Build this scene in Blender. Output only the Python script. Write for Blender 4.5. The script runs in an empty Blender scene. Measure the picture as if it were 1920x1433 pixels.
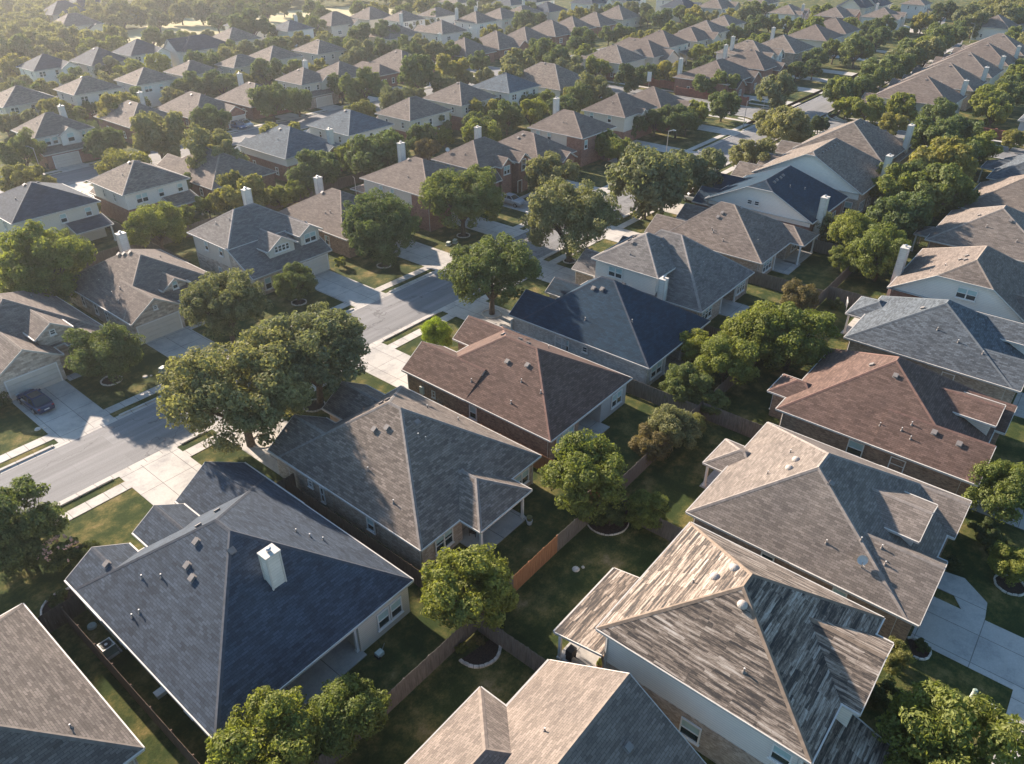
import bpy, math, random
from mathutils import Vector, Matrix
R = math.radians
S = bpy.context.scene
COL = S.collection
rnd = random.Random(11)

# ------------------------------------------------------------------ materials
def newmat(name):
    m = bpy.data.materials.new(name); m.use_nodes = True
    nt = m.node_tree; nt.nodes.clear()
    out = nt.nodes.new('ShaderNodeOutputMaterial'); b = nt.nodes.new('ShaderNodeBsdfPrincipled')
    nt.links.new(b.outputs[0], out.inputs[0]); b.inputs['Roughness'].default_value = .85
    b.inputs['Specular IOR Level'].default_value = .3
    return m, nt, b, out
def N(nt, t, **k):
    n = nt.nodes.new('ShaderNode' + t)
    for a, v in k.items(): setattr(n, a, v)
    return n
def L(nt, a, b): nt.links.new(a, b)
def rgba(c): return (c[0], c[1], c[2], 1)
def mul(c, f): return tuple(min(1, x * f) for x in c)
def ramp(nt, src, stops):
    r = N(nt, 'ValToRGB'); L(nt, src, r.inputs[0])
    el = r.color_ramp.elements
    while len(el) < len(stops): el.new(.5)
    for e, (p, c) in zip(el, stops): e.position = p; e.color = rgba(c)
    return r.outputs[0]
def noise(nt, vec, scale, detail=4, rough=.6):
    n = N(nt, 'TexNoise'); n.inputs['Scale'].default_value = scale
    n.inputs['Detail'].default_value = detail; n.inputs['Roughness'].default_value = rough
    if vec is not None: L(nt, vec, n.inputs['Vector'])
    return n.outputs[0]
def mixc(nt, fac, a, b, mode='MIX'):
    m = N(nt, 'Mix', data_type='RGBA', blend_type=mode)
    for i, v in ((0, fac), (6, a), (7, b)):
        if isinstance(v, (int, float)): m.inputs[i].default_value = v
        elif isinstance(v, tuple): m.inputs[i].default_value = rgba(v)
        else: L(nt, v, m.inputs[i])
    return m.outputs[2]
def scaled(nt, vec, sx, sy, sz=1):
    m = N(nt, 'Mapping'); m.inputs['Scale'].default_value = (sx, sy, sz); L(nt, vec, m.inputs[0]); return m.outputs[0]
def bump(nt, b, h, s=.3, d=.03):
    n = N(nt, 'Bump'); n.inputs['Strength'].default_value = s; n.inputs['Distance'].default_value = d
    L(nt, h, n.inputs['Height']); L(nt, n.outputs[0], b.inputs['Normal'])
def geo(nt): return N(nt, 'NewGeometry').outputs['Position']
def bricktex(nt, vec, w, h, c1, c2, mortar, ms=.01, bias=0.):
    t = N(nt, 'TexBrick'); L(nt, vec, t.inputs['Vector']); t.inputs['Scale'].default_value = 1
    t.inputs['Brick Width'].default_value = w; t.inputs['Row Height'].default_value = h
    t.inputs['Mortar Size'].default_value = ms; t.inputs['Bias'].default_value = bias
    t.inputs['Color1'].default_value = rgba(c1); t.inputs['Color2'].default_value = rgba(c2); t.inputs['Mortar'].default_value = rgba(mortar)
    return t
MATS = {}
def shingle(name, c, var=.3):
    m, nt, b, o = newmat(name)
    uv = N(nt, 'UVMap').outputs[0]
    t = bricktex(nt, uv, .46, .17, mul(c, 1 - var), mul(c, 1 + var), mul(c, .5), .011)
    t2 = bricktex(nt, scaled(nt, uv, .37, .5), .46, .17, (.9,) * 3, (1.1,) * 3, (1,) * 3, 0)
    col = mixc(nt, 1., t.outputs[0], t2.outputs[0], 'MULTIPLY')
    n1 = noise(nt, scaled(nt, uv, .5, .22), 1.0, 6)
    col = mixc(nt, 1., col, ramp(nt, n1, [(.3, (.86, .86, .87)), (.7, (1.12, 1.11, 1.09))]), 'MULTIPLY')
    n2 = noise(nt, uv, 9, 3)
    col = mixc(nt, .5, col, ramp(nt, n2, [(.3, (.75,) * 3), (.7, (1.25,) * 3)]), 'MULTIPLY')
    L(nt, col, b.inputs['Base Color']); b.inputs['Roughness'].default_value = .92; b.inputs['Specular IOR Level'].default_value = .2
    bump(nt, b, t.outputs[1], -.5, .03)
    MATS[name] = m
    return m
def weathered(name):
    m, nt, b, o = newmat(name)
    uv = N(nt, 'UVMap').outputs[0]
    wob = N(nt, 'VectorMath', operation='MULTIPLY_ADD'); nn = N(nt, 'TexNoise'); nn.inputs['Scale'].default_value = 1.3; L(nt, uv, nn.inputs['Vector'])
    L(nt, nn.outputs[1], wob.inputs[0]); wob.inputs[1].default_value = (.8, .12, 0); L(nt, uv, wob.inputs[2]); wv = wob.outputs[0]
    t = bricktex(nt, wv, 1.5, .15, (0.,) * 3, (1.,) * 3, (.2,) * 3, .008); t.offset_frequency = 3; t.offset = .37
    t2 = bricktex(nt, wv, 4.3, .3, (0.,) * 3, (1.,) * 3, (.5,) * 3, 0); t2.offset = .23; t2.offset_frequency = 5
    n1 = noise(nt, scaled(nt, uv, .35, 3.8), 1.7, 8, .75)
    n2 = noise(nt, scaled(nt, uv, .14, .3), 1.0, 4)
    n3 = noise(nt, scaled(nt, uv, .8, 2.5), 5, 5, .8)
    n1 = ramp(nt, n1, [(.3, (0,) * 3), (.7, (1,) * 3)]); v = mixc(nt, .68, t.outputs[0], n1); v = mixc(nt, .16, v, t2.outputs[0]); v = mixc(nt, .16, v, n2); v = mixc(nt, .26, v, n3)
    col = ramp(nt, v, [(.3, (.026, .026, .028)), (.41, (.052, .044, .04)), (.475, (.11, .088, .072)), (.53, (.205, .162, .13)), (.61, (.335, .285, .24)), (.73, (.49, .44, .39))])
    L(nt, col, b.inputs['Base Color']); bump(nt, b, t.outputs[1], -.4, .03); MATS[name] = m
def wallmat(name, c1, c2, mortar, bw=.24, bh=.085, ms=.009, rough=.9, var=.5):
    m, nt, b, o = newmat(name)
    p = N(nt, 'SeparateXYZ'); L(nt, geo(nt), p.inputs[0])
    a = N(nt, 'Math', operation='ADD'); L(nt, p.outputs[0], a.inputs[0]); L(nt, p.outputs[1], a.inputs[1])
    c = N(nt, 'CombineXYZ'); L(nt, a.outputs[0], c.inputs[0]); L(nt, p.outputs[2], c.inputs[1])
    t = bricktex(nt, c.outputs[0], bw, bh, c1, c2, mortar, ms)
    n1 = noise(nt, c.outputs[0], 1.3, 6, .7)
    col = mixc(nt, 1., t.outputs[0], ramp(nt, n1, [(.3, (1 - var * .5,) * 3), (.7, (1 + var * .5,) * 3)]), 'MULTIPLY')
    L(nt, col, b.inputs['Base Color']); b.inputs['Roughness'].default_value = rough
    bump(nt, b, t.outputs[1], -.4, .02)
    MATS[name] = m
def plain(name, c, rough=.7, metal=0., var=.12, sc=2.):
    m, nt, b, o = newmat(name)
    n1 = noise(nt, geo(nt), sc, 4)
    col = mixc(nt, 1., c, ramp(nt, n1, [(.3, (1 - var,) * 3), (.7, (1 + var,) * 3)]), 'MULTIPLY')
    L(nt, col, b.inputs['Base Color']); b.inputs['Roughness'].default_value = rough; b.inputs['Metallic'].default_value = metal
    MATS[name] = m
    return m
for k, c, v in (('r_slate', (.05, .066, .09), .28), ('r_gray', (.175, .147, .127), .34), ('r_brown', (.12, .08, .067), .26), ('r_navy', (.016, .04, .068), .22),
                ('r_ash', (.18, .155, .138), .24), ('r_blue', (.088, .103, .12), .36), ('r_tan', (.185, .155, .134), .22), ('r_drab', (.14, .122, .11), .3), ('r_taupe', (.165, .138, .122), .26),
                ('r_stone', (.16, .15, .145), .25), ('r_cocoa', (.155, .127, .112), .22), ('r_teal', (.085, .112, .138), .26)): shingle(k, c, v)
weathered('r_old')
wallmat('brick_brown', (.2, .12, .082), (.4, .26, .175), (.3, .25, .21))
wallmat('brick_red', (.2, .085, .06), (.3, .15, .11), (.28, .2, .17))
wallmat('brick_tan', (.29, .22, .17), (.52, .42, .34), (.33, .29, .25))
wallmat('brick_white', (.36, .34, .32), (.62, .6, .58), (.5, .48, .46))
wallmat('stone_tan', (.33, .27, .22), (.62, .54, .46), (.4, .35, .3), .55, .22, .015)
wallmat('siding_white', (.74, .7, .64), (.76, .72, .66), (.5, .5, .5), 30, .19, .012, .6, .06)
wallmat('chimney_board', (.58, .56, .52), (.6, .58, .54), (.42, .4, .37), 30, .24, .01, .7, .25)
wallmat('siding_cream', (.62, .57, .49), (.64, .59, .51), (.42, .38, .33), 30, .19, .012, .6, .06)
wallmat('siding_gray', (.42, .43, .44), (.44, .45, .46), (.3, .3, .3), 30, .19, .012, .6, .06)
wallmat('screen_brick', (.17, .06, .045), (.24, .09, .065), (.14, .07, .06), .4, .12)
plain('trim', (.74, .72, .69), .5, 0, .05)
plain('gutter', (.5, .475, .44), .6, 0, .1)
plain('soffit', (.5, .48, .45), .8, 0, .05)
plain('metal', (.5, .5, .5), .35, .8, .1)
plain('vent', (.2, .18, .17), .6, 0, .2)
plain('dome', (.42, .37, .33), .6)
plain('pvc', (.62, .6, .57), .5)
plain('dark', (.02, .021, .024), .6)
plain('blind', (.36, .5, .5), .35)
plain('garage', (.6, .56, .5), .6, 0, .05)
plain('door_wood', (.09, .05, .035), .5)
plain('edging', (.55, .5, .44), .9, 0, .35, 3)
plain('mulch', (.05, .033, .026), 1., 0, .6, 12)
plain('bark', (.1, .078, .06), 1., 0, .4, 5)
plain('rubber', (.02, .02, .02), .8)
plain('alloy', (.45, .45, .46), .3, .9)
plain('lampred', (.35, .02, .02), .3)
plain('lampwhite', (.7, .7, .68), .2)
plain('box_green', (.2, .26, .22), .6)
plain('box_pale', (.5, .55, .5), .6)
plain('pot', (.2, .1, .06), .8)
for k, c in (('paint_dark', (.008, .028, .085)), ('paint_silver', (.4, .42, .45)), ('paint_white', (.75, .75, .74)), ('paint_blue', (.05, .1, .2)), ('paint_gray', (.12, .13, .14))):
    m, nt, b, o = newmat(k); b.inputs['Base Color'].default_value = rgba(c); b.inputs['Roughness'].default_value = .18; b.inputs['Metallic'].default_value = .0
    b.inputs['Coat Weight'].default_value = .3; b.inputs['Specular IOR Level'].default_value = .4; MATS[k] = m
MATS['paint_dark'].node_tree.nodes['Principled BSDF'].inputs['Coat Weight'].default_value = 0
m, nt, b, o = newmat('glass'); b.inputs['Base Color'].default_value = (.015, .035, .045, 1); b.inputs['Roughness'].default_value = .06; b.inputs['Specular IOR Level'].default_value = .8; MATS['glass'] = m
m, nt, b, o = newmat('asphalt')
P = geo(nt)
cr = N(nt, 'TexVoronoi', feature='DISTANCE_TO_EDGE'); cw = N(nt, 'VectorMath', operation='MULTIPLY_ADD'); cn = N(nt, 'TexNoise'); cn.inputs['Scale'].default_value = .5; cn.inputs['Detail'].default_value = 5; L(nt, P, cn.inputs['Vector']); L(nt, cn.outputs[1], cw.inputs[0]); cw.inputs[1].default_value = (5, 5, 0); L(nt, scaled(nt, P, .5, 1.), cw.inputs[2]); L(nt, cw.outputs[0], cr.inputs['Vector']); cr.inputs['Scale'].default_value = .13
crk = ramp(nt, cr.outputs[0], [(.0, (.6,) * 3), (.004, (.68,) * 3), (.009, (1,) * 3)])
col = ramp(nt, noise(nt, scaled(nt, P, .03, .5), 1, 6, .7), [(.3, (.17, .172, .178)), (.7, (.235, .234, .238))])
col = mixc(nt, .6, col, ramp(nt, noise(nt, P, 14, 3), [(.3, (.75,) * 3), (.7, (1.25,) * 3)]), 'MULTIPLY')
col = mixc(nt, 1., col, ramp(nt, noise(nt, P, .45, 6, .75), [(.28, (.72,) * 3), (.38, (1,) * 3), (.62, (1,) * 3), (.75, (1.12,) * 3)]), 'MULTIPLY')
col = mixc(nt, 1., col, crk, 'MULTIPLY')
pt = bricktex(nt, scaled(nt, P, 1, 1), 7.5, 2.1, (.9,) * 3, (1.07,) * 3, (.86,) * 3, .025); col = mixc(nt, 1., col, pt.outputs[0], 'MULTIPLY')
col = mixc(nt, 1., col, ramp(nt, noise(nt, scaled(nt, P, .05, 1.2), 1.3, 4), [(.35, (.86,) * 3), (.6, (1.06,) * 3)]), 'MULTIPLY')
L(nt, col, b.inputs['Base Color']); bump(nt, b, noise(nt, P, 30, 2), .2, .01); MATS['asphalt'] = m
def concrete(name, w, h, c=(.44, .42, .39)):
    m, nt, b, o = newmat(name); P = geo(nt)
    t = bricktex(nt, P, w, h, mul(c, .95), mul(c, 1.05), mul(c, .45), .03); t.offset = 0
    col = mixc(nt, 1., t.outputs[0], ramp(nt, noise(nt, P, .5, 7, .7), [(.3, (.66, .67, .7)), (.52, (1,) * 3), (.75, (1.1,) * 3)]), 'MULTIPLY')
    col = mixc(nt, .4, col, ramp(nt, noise(nt, P, 9, 4), [(.3, (.8,) * 3), (.7, (1.2,) * 3)]), 'MULTIPLY')
    L(nt, col, b.inputs['Base Color']); MATS[name] = m
concrete('concrete', 2.7, 3.4); concrete('walk', 1.5, 50, (.46, .435, .4))
m, nt, b, o = newmat('grass'); P = geo(nt)
g = ramp(nt, noise(nt, P, .33, 8, .72), [(.3, (.024, .042, .015)), (.45, (.038, .057, .02)), (.52, (.076, .086, .03)), (.6, (.16, .138, .055)), (.69, (.27, .205, .115))])
g = mixc(nt, .75, g, ramp(nt, noise(nt, scaled(nt, P, 1, 1.6), 6, 5, .8), [(.3, (.5, .55, .5)), (.7, (1.55, 1.45, 1.4))]), 'MULTIPLY')
L(nt, g, b.inputs['Base Color']); b.inputs['Roughness'].default_value = 1; b.inputs['Specular IOR Level'].default_value = .1
bump(nt, b, noise(nt, P, 22, 4, .8), .9, .06); MATS['grass'] = m
m, nt, b, o = newmat('field'); P = geo(nt)
g = ramp(nt, noise(nt, scaled(nt, P, .02, .05), 1, 5), [(.3, (.3, .275, .15)), (.7, (.44, .385, .22))])
L(nt, g, b.inputs['Base Color']); b.inputs['Roughness'].default_value = 1; MATS['field'] = m
def fencemat(name, c1, c2):
    m, nt, b, o = newmat(name)
    p = N(nt, 'SeparateXYZ'); L(nt, geo(nt), p.inputs[0])
    a = N(nt, 'Math', operation='ADD'); L(nt, p.outputs[0], a.inputs[0]); L(nt, p.outputs[1], a.inputs[1])
    c = N(nt, 'CombineXYZ'); L(nt, a.outputs[0], c.inputs[0]); L(nt, p.outputs[2], c.inputs[1])
    n1 = noise(nt, scaled(nt, c.outputs[0], 7, .7), 1.1, 5, .7)
    L(nt, ramp(nt, n1, [(.3, c1), (.7, c2)]), b.inputs['Base Color']); b.inputs['Roughness'].default_value = .95; MATS[name] = m
fencemat('fence_gray', (.07, .062, .055), (.19, .17, .15)); fencemat('fence_cedar', (.2, .095, .045), (.36, .18, .09)); fencemat('fence_brown', (.07, .045, .035), (.17, .12, .09))
def leafmat(name, c, tr):
    m, nt, b, o = newmat(name)
    oi = N(nt, 'ObjectInfo')
    col = mixc(nt, 1., c, ramp(nt, oi.outputs['Random'], [(0, (.82, .86, .9)), (1, (1.2, 1.12, .95))]), 'MULTIPLY')
    col = mixc(nt, 1., col, ramp(nt, noise(nt, geo(nt), 1.1, 3), [(.3, (.8, .82, .8)), (.7, (1.25, 1.2, 1.1))]), 'MULTIPLY')
    col = mixc(nt, 1., col, ramp(nt, noise(nt, geo(nt), 6.5, 2), [(.34, (.66, .68, .68)), (.66, (1.4, 1.36, 1.25))]), 'MULTIPLY')
    d = N(nt, 'BsdfDiffuse'); t = N(nt, 'BsdfTranslucent'); mx = N(nt, 'MixShader'); mx.inputs[0].default_value = tr
    L(nt, col, d.inputs[0]); tc = mixc(nt, 1., col, (1.3, 1.32, .72), 'MULTIPLY'); L(nt, tc, t.inputs[0])
    gl = N(nt, 'BsdfGlossy'); gl.inputs[0].default_value = (1, 1, .95, 1); gl.inputs['Roughness'].default_value = .6
    m2 = N(nt, 'MixShader'); m2.inputs[0].default_value = .015
    L(nt, d.outputs[0], mx.inputs[1]); L(nt, t.outputs[0], mx.inputs[2])
    L(nt, mx.outputs[0], m2.inputs[1]); L(nt, gl.outputs[0], m2.inputs[2]); L(nt, m2.outputs[0], o.inputs[0])
    MATS[name] = m
leafmat('leaf_o', (.12, .155, .068), .38); leafmat('leaf_s', (.18, .192, .112), .38); leafmat('leaf_g', (.17, .2, .058), .44)
leafmat('leaf_y', (.21, .208, .075), .44); leafmat('leaf_d', (.07, .095, .042), .28); leafmat('leaf_r', (.175, .145, .075), .36); leafmat('leaf_b', (.2, .28, .035), .44)
leafmat('leaf_f', (.55, .4, .42), .3)

# ------------------------------------------------------------------ mesh helper
class MB:
    def __init__(s): s.v = []; s.f = []; s.m = []; s.uv = []
    def poly(s, pts, m=0, uv=None):
        i = len(s.v); s.v += [tuple(p) for p in pts]; s.f.append(tuple(range(i, i + len(pts)))); s.m.append(m)
        s.uv += uv if uv else [(p[0] + p[1], p[2]) for p in pts]
    def slope(s, pts, m=0):
        a, b, c = Vector(pts[0]), Vector(pts[1]), Vector(pts[2]); n = (b - a).cross(c - a).normalized()
        al = Vector((-n.y, n.x, 0)); al = al.normalized() if al.length > 1e-4 else Vector((1, 0, 0)); up = n.cross(al)
        s.poly(pts, m, [(Vector(p).dot(al), Vector(p).dot(up)) for p in pts])
        return n
    def box(s, x0, y0, z0, x1, y1, z1, m=0, bottom=True):
        p = [(x0, y0, z0), (x1, y0, z0), (x1, y1, z0), (x0, y1, z0), (x0, y0, z1), (x1, y0, z1), (x1, y1, z1), (x0, y1, z1)]
        for q in ((0, 1, 5, 4), (1, 2, 6, 5), (2, 3, 7, 6), (3, 0, 4, 7), (4, 5, 6, 7)) + (((3, 2, 1, 0),) if bottom else ()): s.poly([p[i] for i in q], m)
    def tube(s, a, b, r0, r1, n=8, m=0, cap=True):
        a, b = Vector(a), Vector(b); d = (b - a).normalized(); u = d.orthogonal().normalized(); w = d.cross(u)
        A = [a + (u * math.cos(t) + w * math.sin(t)) * r0 for t in [2 * math.pi * i / n for i in range(n)]]
        B = [b + (u * math.cos(t) + w * math.sin(t)) * r1 for t in [2 * math.pi * i / n for i in range(n)]]
        for i in range(n): j = (i + 1) % n; s.poly([A[i], A[j], B[j], B[i]], m)
        if cap: s.poly(B, m); s.poly(A[::-1], m)
    def beam(s, p, q, w, h, m=0, off=(0, 0)):
        """gutter: from p to q (eave or rake edge), sits outside the edge by off*..w, h high, top at the edge"""
        p, q = Vector(p), Vector(q); o = Vector((off[0], off[1], 0)) * w
        a = [p, q, q + o, p + o]; z = Vector((0, 0, .012)); b = [x - Vector((0, 0, h)) for x in a]; a = [x + z for x in a]
        for k in range(4): j = (k + 1) % 4; s.poly([b[k], b[j], a[j], a[k]], m)
        s.poly(a, m); s.poly(b[::-1], m)
    def build(s, name, mats, parent=None, org=(0, 0, 0), smooth=False):
        me = bpy.data.meshes.new(name)
        me.from_pydata([(x - org[0], y - org[1], z - org[2]) for x, y, z in s.v], [], s.f)
        for k in mats: me.materials.append(MATS[k])
        me.polygons.foreach_set('material_index', s.m)
        ul = me.uv_layers.new(name='UVMap'); ul.data.foreach_set('uv', [c for p in s.uv for c in p])
        if smooth: me.polygons.foreach_set('use_smooth', [True] * len(s.f))
        me.update()
        return link(name, me, parent)
def link(name, me, parent=None):
    o = bpy.data.objects.new(name, me); COL.objects.link(o)
    if parent: o.parent = parent
    return o
def tag(o, label, cat, group=None):
    o['label'] = label; o['category'] = cat
    if group: o['group'] = group
    return o
def empty(name, loc, label, cat, group=None, rz=0):
    o = bpy.data.objects.new(name, None); COL.objects.link(o); o.location = loc; o.rotation_euler = (0, 0, rz); o.empty_display_size = .3
    return tag(o, label, cat, group)
def struct(o): o['kind'] = 'structure'; return o

# ------------------------------------------------------------------ windows (shared meshes)
WC = {}
def window_mesh(w, h, n, kind):
    k = (round(w, 2), round(h, 2), n, kind)
    if k in WC: return WC[k]
    f = MB(); t = .09 if kind != 'far' else .12; d = .1
    f.box(-w / 2, -d, 0, -w / 2 + t, 0, h); f.box(w / 2 - t, -d, 0, w / 2, 0, h); f.box(-w / 2 + t, -d, 0, w / 2 - t, 0, t); f.box(-w / 2 + t, -d, h - t, w / 2 - t, 0, h)
    for i in range(1, n): x = -w / 2 + w * i / n; f.box(x - t * .7, -d, t, x + t * .7, 0, h - t)
    for i in range(n):
        a = -w / 2 + w * i / n + (t if i == 0 else t * .7); b = -w / 2 + w * (i + 1) / n - (t if i == n - 1 else t * .7)
        f.box(a, -d * .8, h * .5 - .03, b, 0, h * .5 + .03)
    f.box(-w / 2 - .06, -d - .06, -.08, w / 2 + .06, 0, -.002)
    p = MB(); e = .03
    fr = [0, .5, 0, .35, .6][kind_i(kind)]
    zb = t + (h - 2 * t) * (1 - fr) if fr else h - t
    p.poly([(-w / 2 + t, -e, t), (w / 2 - t, -e, t), (w / 2 - t, -e, zb), (-w / 2 + t, -e, zb)], 0)
    if fr: p.poly([(-w / 2 + t, -e, zb), (w / 2 - t, -e, zb), (w / 2 - t, -e, h - t), (-w / 2 + t, -e, h - t)], 1)
    fo = f.build('window', ['trim']); po = p.build('pane', ['glass', 'blind'])
    WC[k] = (fo.data, po.data)
    bpy.data.objects.remove(fo); bpy.data.objects.remove(po)
    return WC[k]
def kind_i(k): return {'open': 0, 'half': 1, 'far': 2, 'third': 3, 'most': 4}[k]
ROT = {'d': 0, 'l': -90, 'u': 180, 'r': 90}
def window(root, org, face, c, a, z, w, h, n=1, kind='half'):
    fm, pm = window_mesh(w, h, n, kind)
    o = link('window', fm, root)
    loc = (a, c, z) if face in 'du' else (c, a, z)
    o.location = (loc[0] - org[0], loc[1] - org[1], loc[2]); o.rotation_euler = (0, 0, R(ROT[face]))
    link('pane', pm, o)

# ------------------------------------------------------------------ houses
HOUSES = []
def caps(mb, p, q, n1, n2, m=1, w=.17):
    p, q = Vector(p), Vector(q); d = (q - p).normalized(); up = Vector((0, 0, .035))
    for n in (n1, n2):
        s = n.cross(d)
        if s.z > 0: s = -s
        a, b = p + up, q + up; c, e = q + s * w + n * .012, p + s * w + n * .012
        pts = [a, b, c, e] if (b - a).cross(c - a).dot(n) > 0 else [e, c, b, a]
        l = (q - p).length
        mb.poly(pts, m, [(0, 0), (l, 0), (l, w), (0, w)])
class House:
    def __init__(s, short, rect, ez, p=.65, roof='r_gray', lo='brick_tan', up=None, split=2.9, ridge=None, base='hip'):
        s.short = short; s.rect = rect; s.ez = ez; s.p = p; s.roofm = roof; s.lo = lo; s.up = up; s.split = split
        s.planes = []; s.R = MB(); s.G = MB(); s.W = MB(); s.U = MB(); s.T = MB(); s.org = ((rect[0] + rect[2]) / 2, (rect[1] + rect[3]) / 2, 0)
        s.wins = []; s.gab = []
        x0, y0, x1, y1 = rect; w = x1 - x0; d = y1 - y0
        if ridge is None:
            if d >= w: ridge = ('y', (x0 + x1) / 2, y0 + w / 2, y1 - w / 2, ez + p * w / 2)
            else: ridge = ('x', (y0 + y1) / 2, x0 + d / 2, x1 - d / 2, ez + p * d / 2)
        s.ridge = ridge; s.base = base
        s.hip(rect, ez, ridge)
        s.ztop = ridge[4]
    def hip(s, rc, ez, rg, gabl=False):
        x0, y0, x1, y1 = rc; ax, c, a, b, z = rg
        P0, P1, P2, P3 = (x0, y0, ez), (x1, y0, ez), (x1, y1, ez), (x0, y1, ez)
        if ax == 'y':
            A, B = (c, a, z), (c, b, z)
            nd = s.R.slope([P0, P1, A]); nr = s.R.slope([P1, P2, B, A]); nu = s.R.slope([P2, P3, B]); nl = s.R.slope([P3, P0, A, B])
            hips = [(P0, A, nl, nd), (P1, A, nd, nr), (P2, B, nr, nu), (P3, B, nu, nl), (A, B, nl, nr)]
        else:
            A, B = (a, c, z), (b, c, z)
            nd = s.R.slope([P0, P1, B, A]); nr = s.R.slope([P1, P2, B]); nu = s.R.slope([P2, P3, A, B]); nl = s.R.slope([P3, P0, A])
            hips = [(P0, A, nl, nd), (P1, B, nd, nr), (P2, B, nr, nu), (P3, A, nu, nl), (A, B, nd, nu)]
        for h in hips:
            if (Vector(h[0]) - Vector(h[1])).length > .1: caps(s.R, *h)
        s.planes.append([(x0, y0, x1, y1)] + [(n, Vector(q)) for n, q in ((nd, P0), (nr, P1), (nu, P2), (nl, P3))])
        for p, q, o in ((P0, P1, (0, -1)), (P1, P2, (1, 0)), (P2, P3, (0, 1)), (P3, P0, (-1, 0))): s.G.beam(p, q, .08, .15, 0, o)
        s.R.poly([(x0, y1, ez - .14), (x1, y1, ez - .14), (x1, y0, ez - .14), (x0, y0, ez - .14)], 2)
    def z(s, x, y):
        best = 0
        for pl in s.planes:
            x0, y0, x1, y1 = pl[0]
            if x0 <= x <= x1 and y0 <= y <= y1:
                best = max(best, min(q.z - (n.x * (x - q.x) + n.y * (y - q.y)) / n.z for n, q in pl[1:]))
        return best
    def norm(s, x, y):
        e = .05; zz = s.z(x, y); return Vector((-(s.z(x + e, y) - zz) / e, -(s.z(x, y + e) - zz) / e, 1)).normalized()
    def gable(s, d, x0, y0, x1, y1, ez, p, wall=None, zb=0, gm=None):
        """gable wing, rect is its eave outline, d the side its gable looks to"""
        s.nw = getattr(s, 'nw', 0) + 1; e = .006 * s.nw; x0 -= e; x1 += e; y0 -= e; y1 += e; ez += e * .2
        if d in 'ud':
            c = (x0 + x1) / 2; z = ez + p * (x1 - x0) / 2
            A, B = (c, y0, z), (c, y1, z)
            nr = s.R.slope([(x1, y0, ez), (x1, y1, ez), B, A]); nl = s.R.slope([(x0, y1, ez), (x0, y0, ez), A, B]); caps(s.R, A, B, nl, nr)
            ye = y1 if d == 'u' else y0; o = (0, 1 if d == 'u' else -1); yw = ye - o[1] * .38
            s.G.beam((x0, ye, ez), (c, ye, z), .05, .2, 0, o); s.G.beam((c, ye, z), (x1, ye, ez), .05, .2, 0, o)
            s.G.beam((x0, y1, ez), (x0, y0, ez), .11, .16, 0, (-1, 0)); s.G.beam((x1, y0, ez), (x1, y1, ez), .11, .16, 0, (1, 0))
            i = .38
            tri = [(x0 + i, yw, ez + p * i - .18), (x1 - i, yw, ez + p * i - .18), (c, yw, z - .2)]
            if d == 'u': tri = [tri[1], tri[0], tri[2]]
            g = MB(); g.poly(tri); s.gab.append((g, gm or wall or s.lo))
            # soffit under the slopes
            for a, b in (((x0, ez), (c, z)), ((c, z), (x1, ez))):
                s.R.poly([(a[0], y1, a[1] - .17), (b[0], y1, b[1] - .17), (b[0], y0, b[1] - .17), (a[0], y0, a[1] - .17)], 2)
            s.planes.append([(x0, y0, x1, y1), (nr, Vector((x1, y0, ez))), (nl, Vector((x0, y0, ez)))])
            if wall is not False:
                (s.W if zb < 2 else s.U).box(x0 + i, y0 + (i if d == 'd' else 0), zb, x1 - i, y1 - (i if d == 'u' else 0), ez + p * i - .17)
                s.wallw = wall
        else:
            c = (y0 + y1) / 2; z = ez + p * (y1 - y0) / 2; A, B = (x0, c, z), (x1, c, z)
            nd = s.R.slope([(x0, y0, ez), (x1, y0, ez), B, A]); nu = s.R.slope([(x1, y1, ez), (x0, y1, ez), A, B]); caps(s.R, A, B, nd, nu)
            xe = x1 if d == 'r' else x0; o = (1 if d == 'r' else -1, 0); xw = xe - o[0] * .38; i = .38
            s.G.beam((xe, y0, ez), (xe, c, z), .05, .2, 0, o); s.G.beam((xe, c, z), (xe, y1, ez), .05, .2, 0, o)
            s.G.beam((x0, y0, ez), (x1, y0, ez), .11, .16, 0, (0, -1)); s.G.beam((x1, y1, ez), (x0, y1, ez), .11, .16, 0, (0, 1))
            tri = [(xw, y1 - i, ez + p * i - .18), (xw, y0 + i, ez + p * i - .18), (xw, c, z - .2)]
            if d == 'r': tri = [tri[1], tri[0], tri[2]]
            g = MB(); g.poly(tri); s.gab.append((g, gm or wall or s.lo))
            for a, b in (((y0, ez), (c, z)), ((c, z), (y1, ez))):
                s.R.poly([(x0, a[0], a[1] - .17), (x0, b[0], b[1] - .17), (x1, b[0], b[1] - .17), (x1, a[0], a[1] - .17)], 2)
            s.planes.append([(x0, y0, x1, y1), (nd, Vector((x0, y0, ez))), (nu, Vector((x0, y1, ez)))])
            if wall is not False: (s.W if zb < 2 else s.U).box(x0 + (i if d == 'l' else 0), y0 + i, zb, x1 - (i if d == 'r' else 0), y1 - i, ez + p * i - .17)
        return s
    def hipwing(s, x0, y0, x1, y1, ez, p, wall=True):
        s.nw = getattr(s, 'nw', 0) + 1; e = .006 * s.nw; x0 -= e; x1 += e; y0 -= e; y1 += e; ez += e * .2
        w = x1 - x0; d = y1 - y0
        if d >= w: rg = ('y', (x0 + x1) / 2, y0 + w / 2, y1 - w / 2, ez + p * w / 2)
        else: rg = ('x', (y0 + y1) / 2, x0 + d / 2, x1 - d / 2, ez + p * d / 2)
        s.hip((x0, y0, x1, y1), ez, rg)
        if wall: s.W.box(x0 + .45, y0 + .45, 0, x1 - .45, y1 - .45, ez)
        return s
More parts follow.
